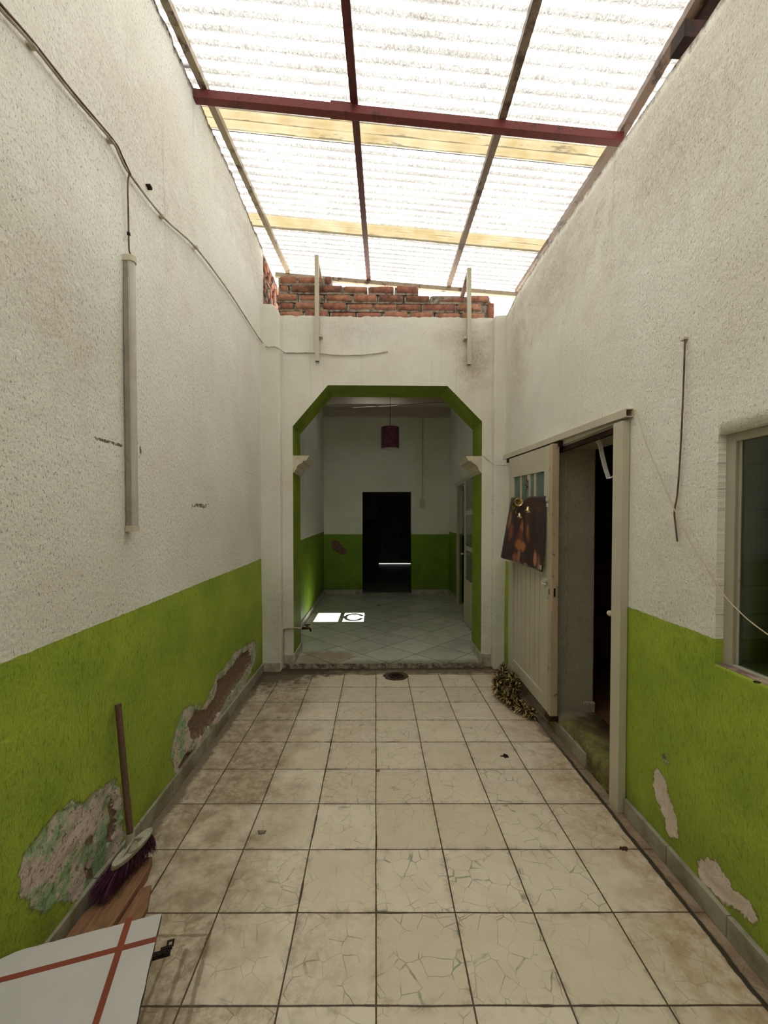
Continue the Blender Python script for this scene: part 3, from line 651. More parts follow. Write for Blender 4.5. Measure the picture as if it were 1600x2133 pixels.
# steel over the right wall
rbar('steel_channel', at(1432, 92, X=1.56), at(1520, -60, X=1.56), .07, .06, M_darkgap, 'dark steel channel running above the right wall at the upper right corner', 'steel channel')
q = at(1425, 82, Y=1.86)
rbar('steel_stub', q + Vector((-.03, 0, 0)), q + Vector((.36, 0, -.02)), .09, .075, M_darkgap, 'short dark steel stub jutting from the rightmost roof bar over the wall', 'steel stub')
for (x, y, L, nm) in ((372, 100, .10, 'upper'), (398, 178, .07, 'lower')):
    q = at(x, y, X=-1.17); 
    rbar('wall_anchor', q, q + Vector((L + .05, 0, .0)), .03, .03, M_bar_brown, 'short rusty steel anchor joining left wall top and cream bar, the %s of two' % nm, 'wall anchor')
# white square-tube braces on the arch wall
for (xt, yt, yb, bx, by, side, lab) in ((660, 533, 753, 672, 592, 1, 'the left one, over the cable'), (977, 560, 760, 962, 608, -1, 'the right one, beside the brown stain')):
    T = at(xt, yt, Y=4.095); B_ = at(xt + (1 if side > 0 else 0), yb, Y=4.095)
    root = thing('roof_brace', (B_.x, 4.095, B_.z), 'pale steel post bracing the roof above the arch, ' + lab, 'brace', 'roof braces above the arch')
    mb = MB(); mb.bar((T.x, 4.095, T.z), (B_.x, 4.095, B_.z), .038, .042, 0, up=(0, 1, 0), hollow=.003); mb.build('post', M_cream, root)
    D = at(bx, by, Y=4.42); mb = MB(); mb.bar((T.x - side * .0, 4.12, T.z - .03), (D.x, 4.42, D.z - .06), .036, .036, 0); mb.build('diagonal_strut', M_bar_brown if side < 0 else M_cream, root)
    bl = at(xt + side * 9, 703 if side > 0 else 707, Y=4.12); mb = MB(); mb.box((bl.x - .016, 4.075, bl.z - .012), (bl.x + .016, 4.135, bl.z + .014)); mb.build('fixing_bracket', M_cream, root, bevel=.004)

# ------------------------------------------------------------------ inner room and the dark corridor
def slab(name, a_, b_, m, **k): mb = MB(); mb.box(a_, b_); return mb.build(name, m, kind='structure', **k)
YF = 7.87; XI0, XI1 = -.985, 1.40; ZC = 3.56
slab('wall_inner_left', (-1.15, 4.5, 0), (XI0, YF + .1, ZC + .1), M_inplasterY)
# back wall with door hole
mb = MB(); hx0, hx1, hz = -.256, .676, 2.0
mb.prism([(-1.15, 0), (hx0, 0), (hx0, hz), (hx1, hz), (hx1, 0), (1.6, 0), (1.6, ZC + .1), (-1.15, ZC + .1)], lambda u, v, t: (u, t, v), YF, YF + .14)
mb.build('wall_inner_back', M_inplaster, weld=True, kind='structure')
# right wall with side doorway
sy0, sy1, sz = 5.95, 6.93, 2.03
mb = MB(); mb.prism([(4.5, 0), (sy0, 0), (sy0, sz), (sy1, sz), (sy1, 0), (YF + .1, 0), (YF + .1, ZC + .1), (4.5, ZC + .1)], lambda u, v, t: (t, u, v), XI1, XI1 + .05)
mb.build('wall_inner_right', M_inplasterY, weld=True, kind='structure')
# ceiling with a two-pane skylight
k_ = (ZC - .05) / 1.0; ox, oy = .16 * k_, .10 * k_
hx = (-.872 + ox, -.17 + ox); hy = (5.775 + oy, 6.30 + oy)
mb = MB()
for a_, b_ in (((-1.2, 4.4), (1.7, hy[0])), ((-1.2, hy[1]), (1.7, YF + .15)), ((-1.2, hy[0]), (hx[0], hy[1])), ((hx[1], hy[0]), (1.7, hy[1]))):
    mb.box((a_[0], a_[1], ZC), (b_[0], b_[1], ZC + .04))
mb.build('ceiling_inner', M_ceil, kind='structure')
sk = thing('window_2', (sum(hx) / 2, sum(hy) / 2, ZC), kind='structure')
mb = MB(); xm = -.50 + ox
mb.box((xm - .032, hy[0], ZC), (xm + .032, hy[1], ZC + .03)); mb.build('mullion', M_cream, sk)
cx, cy = (xm + .032 + hx[1]) / 2, sum(hy) / 2; mb = MB(); n = 40; vs = []; fs = []
ro, ri = .142, .098
for k2 in range(n + 1):
    t = pi * (0.08 + 1.84 * k2 / n)
    for r_ in (ro * 1.05, ri): vs.append((cx + r_ * cos(t), cy + r_ * sin(t) * 1.6, ZC + .01)); vs.append((cx + r_ * cos(t), cy + r_ * sin(t) * 1.6, ZC + .02))
for k2 in range(n):
    b_ = 4 * k2; fs += [(b_, b_ + 4, b_ + 6, b_ + 2), (b_ + 1, b_ + 3, b_ + 7, b_ + 5), (b_, b_ + 1, b_ + 5, b_ + 4), (b_ + 2, b_ + 6, b_ + 7, b_ + 3)]
mb.add(vs, fs); mb.box((cx - .15, cy - .02, ZC + .01), (cx - .09, cy + .02, ZC + .02)); mb.build('ring_ornament', M_black, sk)
# beams of the inner ceiling
for i, (y, zb, d_) in enumerate(((5.3, 3.42, .10), (6.86, 3.365, .10), (7.79, 3.40, .16))):
    slab('trim_%d' % (10 + i), (XI0 - .02, y - .045, zb), (XI1 + .02, y + .045 if i < 2 else YF + .01, ZC + .01), M_ceil, bevel=.004)
# dark line of pipe under the middle beam, plus loose wires
def cable(name, pts, r, m, label, cat='cable', n=6, parent=None, sm=True, group=None):
    if sm and len(pts) > 2:
        P = [Vector(p) for p in pts]; out = []
        for i in range(len(P) - 1):
            p0 = P[max(i - 1, 0)]; p1 = P[i]; p2 = P[i + 1]; p3 = P[min(i + 2, len(P) - 1)]
            for s_ in range(5):
                t = s_ / 5; out.append(.5 * ((2 * p1) + (p2 - p0) * t + (2 * p0 - 5 * p1 + 4 * p2 - p3) * t * t + (3 * p1 - p0 - 3 * p2 + p3) * t ** 3))
        out.append(P[-1]); pts = out
    mb = MB(); mb.tube(pts, r, n); o = mb.build(name, m, parent)
    return tag(o, label, cat, group) if label else o
cable('ceiling_wire', [at(700, 853, Y=6.6), at(760, 848, Y=6.6), at(812, 846, Y=6.6), at(880, 840, Y=6.6), at(925, 838, Y=6.6)], .004, M_wirebrown, 'thin dark wire sagging across the inner room ceiling behind the pendant lamp', 'wire')
# switch box + conduit
bx_ = at(880, 1050, Y=YF)
sw = thing('wall_switch', (bx_.x, YF, bx_.z), 'pale switch box on the inner back wall, right of the dark doorway', 'switch')
mb = MB(); mb.box((bx_.x - .055, YF - .03, bx_.z - .08), (bx_.x + .055, YF + .002, bx_.z + .08)); sbx = mb.build('box', M_cap, sw, bevel=.006)
mb = MB(); mb.box((bx_.x - .022, YF - .036, bx_.z - .035), (bx_.x - .004, YF - .029, bx_.z + .035)); mb.box((bx_.x + .006, YF - .036, bx_.z - .035), (bx_.x + .024, YF - .029, bx_.z + .035)); mb.build('rocker', M_cream, sbx)
cable('conduit', [(bx_.x, YF - .012, bx_.z + .08), (bx_.x, YF - .012, 3.30), (bx_.x, YF - .012, 3.4)], .013, M_cap, 'straight pale conduit rising from the switch box to the ceiling', 'conduit', sm=False)
# skirting of the inner room
for nm, p, q_, sd_ in (('baseboard_inner_left', (XI0 - .005, 4.53, .05), (XI0 - .005, YF, .05), -1), ('baseboard_inner_back_left', (XI0, YF + .005, .05), (hx0, YF + .005, .05), -1), ('baseboard_inner_back_right', (hx1, YF + .005, .05), (XI1, YF + .005, .05), -1), ('baseboard_inner_right', (XI1 + .005, sy1, .05), (XI1 + .005, YF, .05), 1)):
    skirt(nm, p, q_, .085, .017, .35, .05, side=sd_)
# flaked patch on the inner dado
mb = MB(); c = at(706, 1141, Y=YF); pts = PL = None
pp = [(690, 1128), (696, 1124), (708, 1128), (712, 1138), (720, 1143), (722, 1152), (714, 1156), (703, 1152), (693, 1146)]
pp = [at(x, y, Y=YF) for x, y in pp]; ps = []
for i, a_ in enumerate(pp):
    b_ = pp[(i + 1) % len(pp)]
    for s_ in range(4): t = s_ / 4; v = a_.lerp(b_, t); ps.append((v.x + random.uniform(-.01, .01), v.z + random.uniform(-.01, .01)))
mb.prism(ps, lambda u, v, t: (u, t, v), YF - .004, YF + .002)
M_adobe = simple('bare_adobe', (120, 96, 76), 0.95, 0, (84, 66, 52), 30, bumpd=.004)
ob = mb.build('trim_20', M_adobe, kind='structure')
# corridor beyond the dark doorway
M_dk = plaster('corridor_paint', 1.25, 'Y', pit=.3, peel=False, white=((168, 160, 146), (150, 140, 126)), green=((92, 108, 46), (80, 96, 40)), rough_bump=.3)
M_dkfloor = simple('corridor_floor_tile', (120, 118, 106), .35, 0, (100, 98, 88), 4)
slab('floor_corridor', (-1.1, 7.98, -.1), (1.7, 16.5, .03), M_dkfloor)
slab('wall_corridor_left', (-.95, 8.0, 0), (-.75, 13.4, 3), M_dk); slab('wall_corridor_right', (1.5, 8.0, 0), (1.7, 13.4, 3), M_dk)
slab('ceiling_corridor', (-1.0, 8.0, 3.0), (1.75, 13.5, 3.1), M_dk)
mb = MB(); mb.prism([(-.95, 0), (.10, 0), (.10, 2.2), (1.22, 2.2), (1.22, 0), (1.7, 0), (1.7, 3.05), (-.95, 3.05)], lambda u, v, t: (u, t, v), 13.25, 13.4); mb.build('wall_corridor_end', M_dk, weld=True, kind='structure')
d3 = thing('door_3', (.66, 13.27, .06), kind='structure'); M_dkdoor = simple('dark_door_paint', (150, 142, 128), .6, 0, (120, 110, 98), 6)
mb = MB(); mb.box((.10, 13.25, .048), (1.22, 13.30, 2.2)); mb.build('door_leaf', M_dkdoor, d3)
mb = MB()
for (xa, xb) in ((.16, .62), (.70, 1.16)):
    for (za, zb) in ((.18, .95), (1.05, 2.1)): mb.box((xa, 13.235, za), (xb, 13.252, zb))
mb.build('door_panel', M_dkdoor, d3, bevel=.008)
# side room on the right of the inner room
M_side = plaster('side_room_paint', 1.19, 'X', pit=.3, peel=False, green=((52, 50, 62), (46, 44, 56)), rough_bump=.3)
for nm, a_, b_ in (('wall_side_back', (1.44, 7.05, 0), (3.6, 7.15, 2.9)), ('wall_side_front', (1.44, 4.6, 0), (3.6, 4.7, 2.9)), ('wall_side_right', (3.5, 4.7, 0), (3.6, 7.1, 2.9)), ('ceiling_side', (1.5, 4.6, 2.9), (3.6, 7.15, 3.0)), ('floor_side', (1.45, 4.6, -.08), (3.6, 7.15, .048))):
    slab(nm, a_, b_, M_side if 'floor' not in nm else M_dkfloor)
# white frame and opened glazed door
d2 = thing('door_2', (XI1 - .02, 6.4, .05), kind='structure')
mb = MB(); mb.box((XI1 - .035, sy1 - .02, .05), (XI1 + .005, sy1 + .05, sz + .05)); mb.box((XI1 - .035, sy0 - .05, .05), (XI1 + .005, sy0 + .01, sz + .05)); mb.box((XI1 - .05, sy0 - .06, sz), (XI1 + .007, sy1 + .12, sz + .065)); mb.build('door_frame', M_cream, d2, bevel=.004)
hA, hB = Vector((1.252, 5.76, 0)), Vector((1.225, 4.98, 0)); dd = (hB - hA).normalized(); Lw = (hB - hA).length
Ml = Matrix.Translation(hA) @ Matrix(((dd.x, dd.y * 1.0, 0, 0), (dd.y, -dd.x, 0, 0), (0, 0, 1, 0), (0, 0, 0, 1)))
mb = MB(); zz = [.10, .62, 1.10, 1.58, 2.0]
mb.box((0, -.018, .07), (.055, .018, 2.07), M=Ml); mb.box((Lw - .055, -.018, .07), (Lw, .018, 2.07), M=Ml)
for z in (.07, .60, 1.06, 1.54, 2.01): mb.box((.05, -.018, z), (Lw - .05, .018, z + .06), M=Ml)
lf = mb.build('door_leaf', M_cream, d2, bevel=.003)
mb = MB(); mb.box((.05, -.008, .12), (Lw - .05, .008, .61), M=Ml); mb.build('kick_panel', M_cream, lf)
M_frost = simple('frosted_grey_glass', (108, 124, 114), .12, 0, (94, 112, 102), 10, spec=.6)
for za, zb in ((.655, 1.065), (1.115, 1.545), (1.595, 2.015)):
    mb = MB(); mb.box((.05, -.004, za), (Lw - .05, .004, zb), M=Ml); mb.build('glass_pane', M_frost, lf)
mb = MB(); q = Ml @ Vector((.02, .03, 1.0)); mb.tube([q + Vector((0, 0, 0)), q + Vector((-.04, .0, 0))], .012, 8); mb.build('door_knob', M_cream, lf)

# pendant lamp
pc = Vector((.197, 5.7, 0)); zt, zb = 2.742, 2.452; R_ = .122
lamp = thing('pendant_lamp', (pc.x, pc.y, zb), 'small dark purple drum pendant lamp hanging in the inner room beyond the arch', 'lamp')
M_shade = simple('dark_purple_fabric', (112, 64, 88), .85, 0, (84, 46, 66), 25, bumpd=.002)
M_lampin = simple('white_shade_lining', (226, 222, 220), .8)
T_ = Matrix.Translation((pc.x, pc.y, 0))
mb = MB(); mb.lathe([(R_, zb), (R_ + .001, zb + .1), (R_, zt)], 48, 0, T_); shd = mb.build('lamp_shade', M_shade, lamp)
mb = MB(); mb.lathe([(R_ - .003, zt), (R_ - .003, zb)], 48, 0, T_); mb.build('shade_lining', M_lampin, shd)
mb = MB(); mb.lathe([(R_ - .004, zt), (R_ + .003, zt), (R_ + .003, zt + .007), (R_ - .004, zt + .007), (R_ - .004, zt)], 48, 0, T_); mb.build('rim_ring', M_lampin, shd)
mb = MB(); mb.tube([(pc.x, pc.y, 2.66), (pc.x, pc.y, ZC)], .004, 6); mb.build('cord', M_black, lamp)
mb = MB(); mb.lathe([(.0, 2.68), (.022, 2.67), (.022, 2.60), (.016, 2.59), (.0, 2.59)], 16, 0, T_); mb.build('lamp_holder', M_lampin, lamp)
mb = MB(); mb.lathe([(.0, 2.50), (.018, 2.505), (.03, 2.53), (.028, 2.555), (.015, 2.59), (0, 2.592)], 16, 0, T_); mb.build('bulb', M_lampin, lamp)
mb = MB()
for k_ in range(3): a_ = k_ * 2.094; mb.tube([(pc.x, pc.y, 2.665), (pc.x + (R_ - .004) * cos(a_), pc.y + (R_ - .004) * sin(a_), zt - .006)], .0025, 5)
mb.build('spider_fitter', M_black, shd)

# ------------------------------------------------------------------ right wall: sliding door, room behind, window
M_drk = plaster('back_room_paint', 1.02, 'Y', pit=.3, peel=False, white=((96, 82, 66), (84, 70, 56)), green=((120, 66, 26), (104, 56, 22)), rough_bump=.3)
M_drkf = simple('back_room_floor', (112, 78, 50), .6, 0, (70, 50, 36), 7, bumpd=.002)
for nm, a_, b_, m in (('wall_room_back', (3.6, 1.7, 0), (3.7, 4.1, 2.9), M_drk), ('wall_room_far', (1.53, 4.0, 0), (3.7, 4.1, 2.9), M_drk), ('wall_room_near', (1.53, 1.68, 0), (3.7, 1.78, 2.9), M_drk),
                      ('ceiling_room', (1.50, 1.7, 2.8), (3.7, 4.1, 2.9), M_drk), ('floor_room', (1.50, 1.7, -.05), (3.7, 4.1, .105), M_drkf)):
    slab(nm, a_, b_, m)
# worn threshold, green paint with moss
a = NT('worn_green_threshold'); p = a.pos(); x, y, z = a.xyz(p)
g = a.mix(a.step(a.noise(p, 11, 5, .7), .40, .62), lin((124, 124, 66)), lin((88, 80, 56)))
g = a.mix(a.step(a.noise(p, 45, 4, .7), .60, .66), g, lin((146, 150, 84)))
g = a.mix(a.step(a.m_('ADD', x, a.m_('MULTIPLY', a.m_('SUBTRACT', a.noise(p, 7, 4, .7), .5), .25)), 1.36, 1.44), g, a.mix(a.noise(p, 18, 4), lin((104, 86, 62)), lin((66, 52, 38))))
g = a.mix(a.step(a.m_('SUBTRACT', a.m_('ADD', y, a.m_('MULTIPLY', a.noise(p, 12, 4, .7), .3)), 0), 2.90, 3.0), g, lin((150, 142, 122)))
M_thr = a.bsdf(g, .7, 0, a.bump(a.noise(p, 30, 5, .7), .01), .25)
mb = MB(); nY, rows_ = 40, [(1.262, 0.0), (1.262, .06), (1.264, .10), (1.275, .125), (1.30, .138), (1.34, .142), (1.42, .138), (1.54, .13), (1.54, -.02)]
vs = []; fs = []
for i in range(nY + 1):
    y = DY0 - .0 + (DY1 - DY0) * i / nY
    for (x, z) in rows_: vs.append((x + .006 * nz(y * 14, z * 30, 1), y, z + (.010 * nz(y * 9, x * 9, 4) + .006 * nz(y * 25, x * 25, 9)) * (1 if z > .05 else 0)))
n = len(rows_)
for i in range(nY):
    for k_ in range(n - 1): fs.append((i * n + k_, i * n + k_ + 1, (i + 1) * n + k_ + 1, (i + 1) * n + k_))
mb.add(vs, [f[::-1] for f in fs], 0, True); mb.build('trim_30', M_thr, kind='structure')
# reveal (rough grey-white plaster) on the far side and lintel
M_rev = plaster('reveal_plaster', 0, 'X', dado=False, peel=False, pit=.5, white=((184, 176, 156), (164, 156, 138)), rough_bump=2.2)
slab('trim_31', (XR + .015, DY1 - .004, .10), (1.545, DY1 + .08, DZ1 + .1), M_rev, bevel=.012)
slab('trim_32', (XR - .012, DY1 + .0, .10), (XR + .03, DY1 + .055, DZ1), M_rev, bevel=.008)
slab('trim_33', (XR + .01, DY0, DZ1 - .02), (1.545, DY1, DZ1 + .1), M_rev)
slab('trim_34', (XR + .20, DY1 - .025, .10), (1.55, DY1 + .03, .20), M_rev, bevel=.01)
# surface cable in the reveal
cable('reveal_cable', [(1.33, DY1 - .008, 1.95), (1.335, DY1 - .01, 1.7), (1.333, DY1 - .01, 1.2), (1.34, DY1 - .009, .95), (1.335, DY1 - .01, .55), (1.33, DY1 - .01, .3)], .004, M_conduit, 'thin white cable running down the doorway reveal on the right', 'cable')
# the door: rail, frame post, leaf
LMr = Matrix(((1, 0, 0, 0), (0, 1, 0, 0), (0, .0327, 1, 2.8 * -.0327), (0, 0, 0, 1)))
d1 = thing('door_1', (1.23, 2.9, 0), kind='structure')
mb = MB(); mb.bar((1.247, 2.02, 2.018), (1.247, 3.98, 2.082), .040, .040, 0, hollow=.004); mb.build('top_rail', M_cream, d1)
mb = MB(); mb.box((1.226, 2.045, .0), (1.266, 2.125, 1.985)); mb.build('frame_post', M_cream, d1, bevel=.003)
mb = MB(); mb.box((1.236, 2.78, 1.985), (1.262, 3.90, 2.030), M=LMr); mb.build('rail_gap_shade', M_darkgap, d1)  # dark strip standing in for the shade in the slit below the rail
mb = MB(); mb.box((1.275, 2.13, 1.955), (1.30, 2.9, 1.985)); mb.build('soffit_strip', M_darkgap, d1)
X0, X1 = 1.205, 1.240; LY0, LY1 = 2.80, 3.73; LZ0, LZ1 = .13, 2.005

LM = Matrix(((1, 0, 0, 0), (0, 1, 0, 0), (0, .030, 1, 2.8 * -.03), (0, 0, 0, 1)))
mb = MB()
mb.box((X0, LY0 + .05, LZ0), (X1, LY0 + .15, LZ1), M=LM); mb.box((X0, LY1 - .12, LZ0), (X1, LY1, LZ1), M=LM)
mb.box((X0, LY0 + .15, 1.83), (X1, LY1 - .12, LZ1), M=LM); mb.box((X0, LY0 + .15, 1.08), (X1, LY1 - .12, 1.18), M=LM); mb.box((X0, LY0 + .15, LZ0), (X1, LY1 - .12, LZ0 + .10), M=LM)
leaf = mb.build('door_leaf', M_cream, d1, bevel=.003)
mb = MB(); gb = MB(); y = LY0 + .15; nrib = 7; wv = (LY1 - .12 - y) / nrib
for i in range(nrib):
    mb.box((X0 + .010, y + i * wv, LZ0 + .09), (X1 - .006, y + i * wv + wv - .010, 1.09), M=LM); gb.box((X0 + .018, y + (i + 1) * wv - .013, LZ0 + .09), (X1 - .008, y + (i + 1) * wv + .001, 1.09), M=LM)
mb.build('ribbed_panel', M_cream, leaf, bevel=.002); gb.build('panel_groove', simple('shaded_groove_paint', (128, 116, 92), .7, 0, (96, 84, 64), 20), d1)  # groove strips coloured darker in place of the shade between ribs
mb = MB()
for yy, ww in ((3.125, .018), (3.235, .05), (3.43, .018)): mb.box((X0 + .002, yy, 1.17), (X1 - .004, yy + ww, 1.84), M=LM)
mb.build('glazing_bar', M_cream, leaf, bevel=.002)
M_teal = simple('teal_grey_glass', (96, 116, 106), .15, 0, (82, 102, 94), 8, spec=.6)
mb = MB(); mb.box((X0 + .014, LY0 + .14, 1.17), (X0 + .020, LY1 - .11, 1.84), M=LM); mb.build('glass_pane', M_teal, leaf)
mb = MB(); mb.box((X0 - .006, LY0 + .0, LZ0 - .0), (X1 + .01, LY0 + .05, LZ1), M=LM); st = mb.build('edge_stile', M_creamrust, d1, bevel=.003)
mb = MB(); mb.box((X0 - .001, LY0 - .004, .86), (X1 - .004, LY0 + .001, 1.08), M=LM); mb.box((X0 - .009, LY0 + .008, .86), (X0 - .004, LY0 + .04, 1.08), M=LM); lockp = mb.build('lock_plate', M_creamrust, d1)
mb = MB(); mb.box((X0 - .0105, LY0 + .018, .97), (X0 - .0085, LY0 + .03, 1.01), M=LM); mb.box((X0 + .01, LY0 - .006, .96), (X0 + .022, LY0 - .0035, 1.02), M=LM); mb.build('keyhole', M_black, lockp)
mb = MB(); mb.box((X0 - .02, LY0 + .055, 1.05), (X0 - .004, LY0 + .12, 1.068), M=LM); mb.box((X0 - .012, LY0 + .05, .93), (X0 - .002, LY0 + .085, .955), M=LM); mb.tube([(X0 - .012, LY0 + .06, 1.035), (X0 - .03, LY0 + .09, 1.035), (X0 - .012, LY0 + .13, 1.05)], .006, 6); mb.build('bolt', M_cream, leaf)
mb = MB(); mb.box((X0 - .015, LY0 - .008, LZ0 - .03), (X1 + .015, LY0 + .07, LZ0 + .005)); mb.build('guide_shoe', M_darkgap, d1, bevel=.003)
# bolt knob in the doorway and the curved strip
q = at(1272, 1278, X=1.25)
mb = MB(); KM = Matrix.Translation(q) @ Matrix.Rotation(pi / 2, 4, 'X')
mb.lathe([(0, .022), (.013, .02), (.016, .008), (.014, -.004), (.007, -.01), (.007, -.05), (0, -.05)], 16, 0, Matrix.Translation((q.x, 2.165, q.z)) @ Matrix.Rotation(-pi / 2, 4, 'X'))
mb.build('bolt_knob', M_cap, d1)
pts = [at(1240, 911, Y=2.46), at(1250, 925, Y=2.46), at(1255, 950, Y=2.45), at(1262, 978, Y=2.44), at(1268, 996, Y=2.42), at(1275, 994, Y=2.38), at(1283, 985, Y=2.34)]
mb = MB()
for i in range(len(pts) - 1):
    wd = .026 if i < 4 else .008; mb.bar(pts[i], pts[i + 1] + (pts[i + 1] - pts[i]).normalized() * .003, wd, .003, 0, up=(0, 1, .01))
tag(mb.build('plastic_strip', M_lampin), 'curled white plastic strip dangling from the top of the open doorway', 'plastic strip')

# window on the right
wn_ = thing('window_1', (XR + .03, .93, WZ0), kind='structure')
fx0, fx1 = XR + .028, XR + .062
mb = MB(); mb.box((fx0, WY1 - .042, WZ0), (fx1, WY1, WZ1)); mb.box((fx0, WY0, WZ0), (fx1, WY0 + .04, WZ1)); mb.box((fx0 + .001, WY0 + .01, WZ1 - .032), (fx1 - .001, WY1 - .003, WZ1 - .001)); mb.box((fx0 + .001, WY0 + .01, WZ0 + .001), (fx1 - .001, WY1 - .003, WZ0 + .012))
mb.box((fx0 + .012, WY1 - .052, WZ0 + .002), (fx1 - .002, WY1 - .04, WZ1 - .002)); mb.build('window_frame', paint('window_frame_paint', (178, 172, 150), (140, 128, 104), .3, 10), wn_, bevel=.003)
mb = MB(); mb.box((fx0 + .016, WY0 + .03, WZ0), (fx0 + .021, WY1 - .04, WZ1 - .02)); mb.build('glass_pane', glassm('dark_window_glass', (200, 215, 205), .02), wn_)
mb = MB(); mb.box((XR + .004, WY0, WZ0 - .006), (fx1 + .02, WY1 - .002, WZ0 + .005)); mb.build('window_sill', simple('worn_pink_sill', (170, 148, 132), .8, 0, (120, 96, 88), 14, .4, .6, .003), wn_, bevel=.003)
q = at(1577, 1422, Z=WZ0 + .006); mb = MB(); ring = [(q.x + .010 * cos(t * pi / 8), q.y + .007 * sin(t * pi / 8), WZ0 + .008) for t in range(17)]; mb.tube(ring, .0018, 6); tag(mb.build('metal_ring', M_black), 'tiny dark metal ring lying on the window sill', 'ring')
M_curt = simple('dark_green_curtain_cloth', (64, 74, 58), .9, 0, (56, 66, 52), 5)
mb = MB(); vs = []; n = 60
for i in range(n + 1):
    y = -.1 + 1.50 * i / n; xx = 1.40 + .008 * sin(y * 22) + .004 * sin(y * 51)
    vs += [(xx, y, .7), (xx, y, 2.3)]
mb.add(vs, [(2 * i, 2 * i + 2, 2 * i + 3, 2 * i + 1) for i in range(n)], 0, True)
tag(mb.build('curtain', M_curt, solid=.004), 'dark green curtain hanging behind the window glass on the right', 'curtain')
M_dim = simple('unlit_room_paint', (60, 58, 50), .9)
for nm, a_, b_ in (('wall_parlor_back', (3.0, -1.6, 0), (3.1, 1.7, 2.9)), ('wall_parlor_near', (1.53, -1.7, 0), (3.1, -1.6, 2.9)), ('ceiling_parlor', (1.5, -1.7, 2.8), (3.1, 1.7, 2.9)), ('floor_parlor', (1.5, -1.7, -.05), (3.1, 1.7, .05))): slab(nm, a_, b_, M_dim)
# wall behind the camera, and an unseen slab added to cut near light
slab('ceiling_near_light_block', (-1.4, -3.1, 3.62), (1.9, -1.0, 3.72), M_ceil); slab('wall_near', (-1.4, -3.1, 0), (1.6, -2.95, 3.9), M_arch)

# ------------------------------------------------------------------ cables on the walls
def onL(pts, off=.02): return [at(x, y, X=XL + off) for x, y in pts]
mainL = onL([(-20, -12), (0, 18), (70, 95), (150, 196), (233, 293), (250, 325), (270, 362), (340, 452), (410, 518), (480, 612), (530, 690), (548, 715)])
archp = [at(557, 723, Y=4.012), at(575, 723, Y=4.016), at(592, 734, Y=4.02)]
archq = [at(596, 735, Y=4.118), at(658, 735, Y=4.112), at(665, 736, Y=4.112), at(700, 740, Y=4.118), at(745, 740, Y=4.118), at(780, 737, Y=4.118), at(808, 732, Y=4.118)]
cable('wall_cable', mainL + archp + archq, .0055, M_conduit, 'pale twin cable running down the left wall and across above the arch')
cable('wall_cable', onL([(-20, -20), (0, 8), (68, 86), (150, 190), (236, 292), (254, 325), (272, 364)], .024), .0045, M_wirebrown, 'brown cable beside the pale one on the upper left wall')
for i, (x, y) in enumerate(((70, 95), (233, 293), (340, 452), (410, 516))):
    q = at(x, y, X=XL + .018); mb = MB(); mb.box((q.x - .016, q.y - .012, q.z - .006), (q.x + .008, q.y + .012, q.z + .008))
    tag(mb.build('cable_clip', M_cap, bevel=.003), 'small clip holding the left wall cable, %s' % ('highest and nearest', 'just above the branch to the tube light', 'just below the branch', 'lowest and farthest')[i], 'cable clip', 'cable clips')
q = at(310, 388, X=XL + .01); mb = MB(); mb.box((q.x - .01, q.y - .010, q.z - .003), (q.x + .012, q.y + .004, q.z + .004)); mb.box((q.x - .01, q.y + .006, q.z - .008), (q.x + .01, q.y + .014, q.z + .004)); tag(mb.build('wall_fixing', M_darkgap), 'small dark broken fixing on left wall right of the cable branch', 'fixing')
# tube lamp
la, lb = at(272, 530, X=XL + .045), at(279, 1104, X=XL + .045)
tl = thing('tube_light', (XL + .03, lb.y, lb.z), 'long slim unlit tube light mounted vertically on the left wall', 'light')
yl = 1.862; zt_, zb_ = la.z, lb.z
M_alu = simple('aluminium_batten', (168, 160, 146), .35, .4, (150, 142, 128), 12)
M_diff = simple('frosted_tube_cover', (190, 186, 172), .25, 0, (176, 170, 154), 6, spec=.6)
mb = MB(); mb.box((XL + .004, yl - .016, zb_ + .015), (XL + .026, yl + .016, zt_ - .015)); mb.box((XL + .024, yl - .019, zb_ + .015), (XL + .030, yl + .019, zt_ - .015)); mb.build('batten', M_alu, tl, bevel=.002)
mb = MB(); pr = [(XL + .028 + .019 * sin(t), yl - .0175 * cos(t)) for t in [pi * k / 10 for k in range(11)]]
mb.prism(pr, lambda u, v, t: (u, v, t), zb_ + .018, zt_ - .018); mb.build('diffuser', M_diff, tl)
for z in (zb_ + .006, zt_ - .006): mb = MB(); mb.prism([(XL + .003, yl - .02), (XL + .003, yl + .02), (XL + .034, yl + .021)] + [(XL + .034 + .018 * sin(t), yl + .021 * cos(t)) for t in [pi * k / 10 for k in range(1, 10)]] + [(XL + .034, yl - .021)], lambda u, v, t: (u, v, t), z - .013, z + .013); mb.build('end_cap', M_cap, tl, bevel=.002)
cable('lamp_wire', onL([(269, 364), (266, 385), (267, 430), (268, 487), (269, 520), (272, 530)], .02), .0035, M_wirebrown, 'thin brown wire dropping from the wall cable to the tube light')
mb = MB(); q = at(268, 487, X=XL + .02); mb.lathe([(0, -.01), (.007, -.006), (.007, .006), (0, .01)], 10, 0, Matrix.Translation(q)); tag(mb.build('wire_joint', M_black), 'black taped joint on the wire above the tube light', 'wire joint')
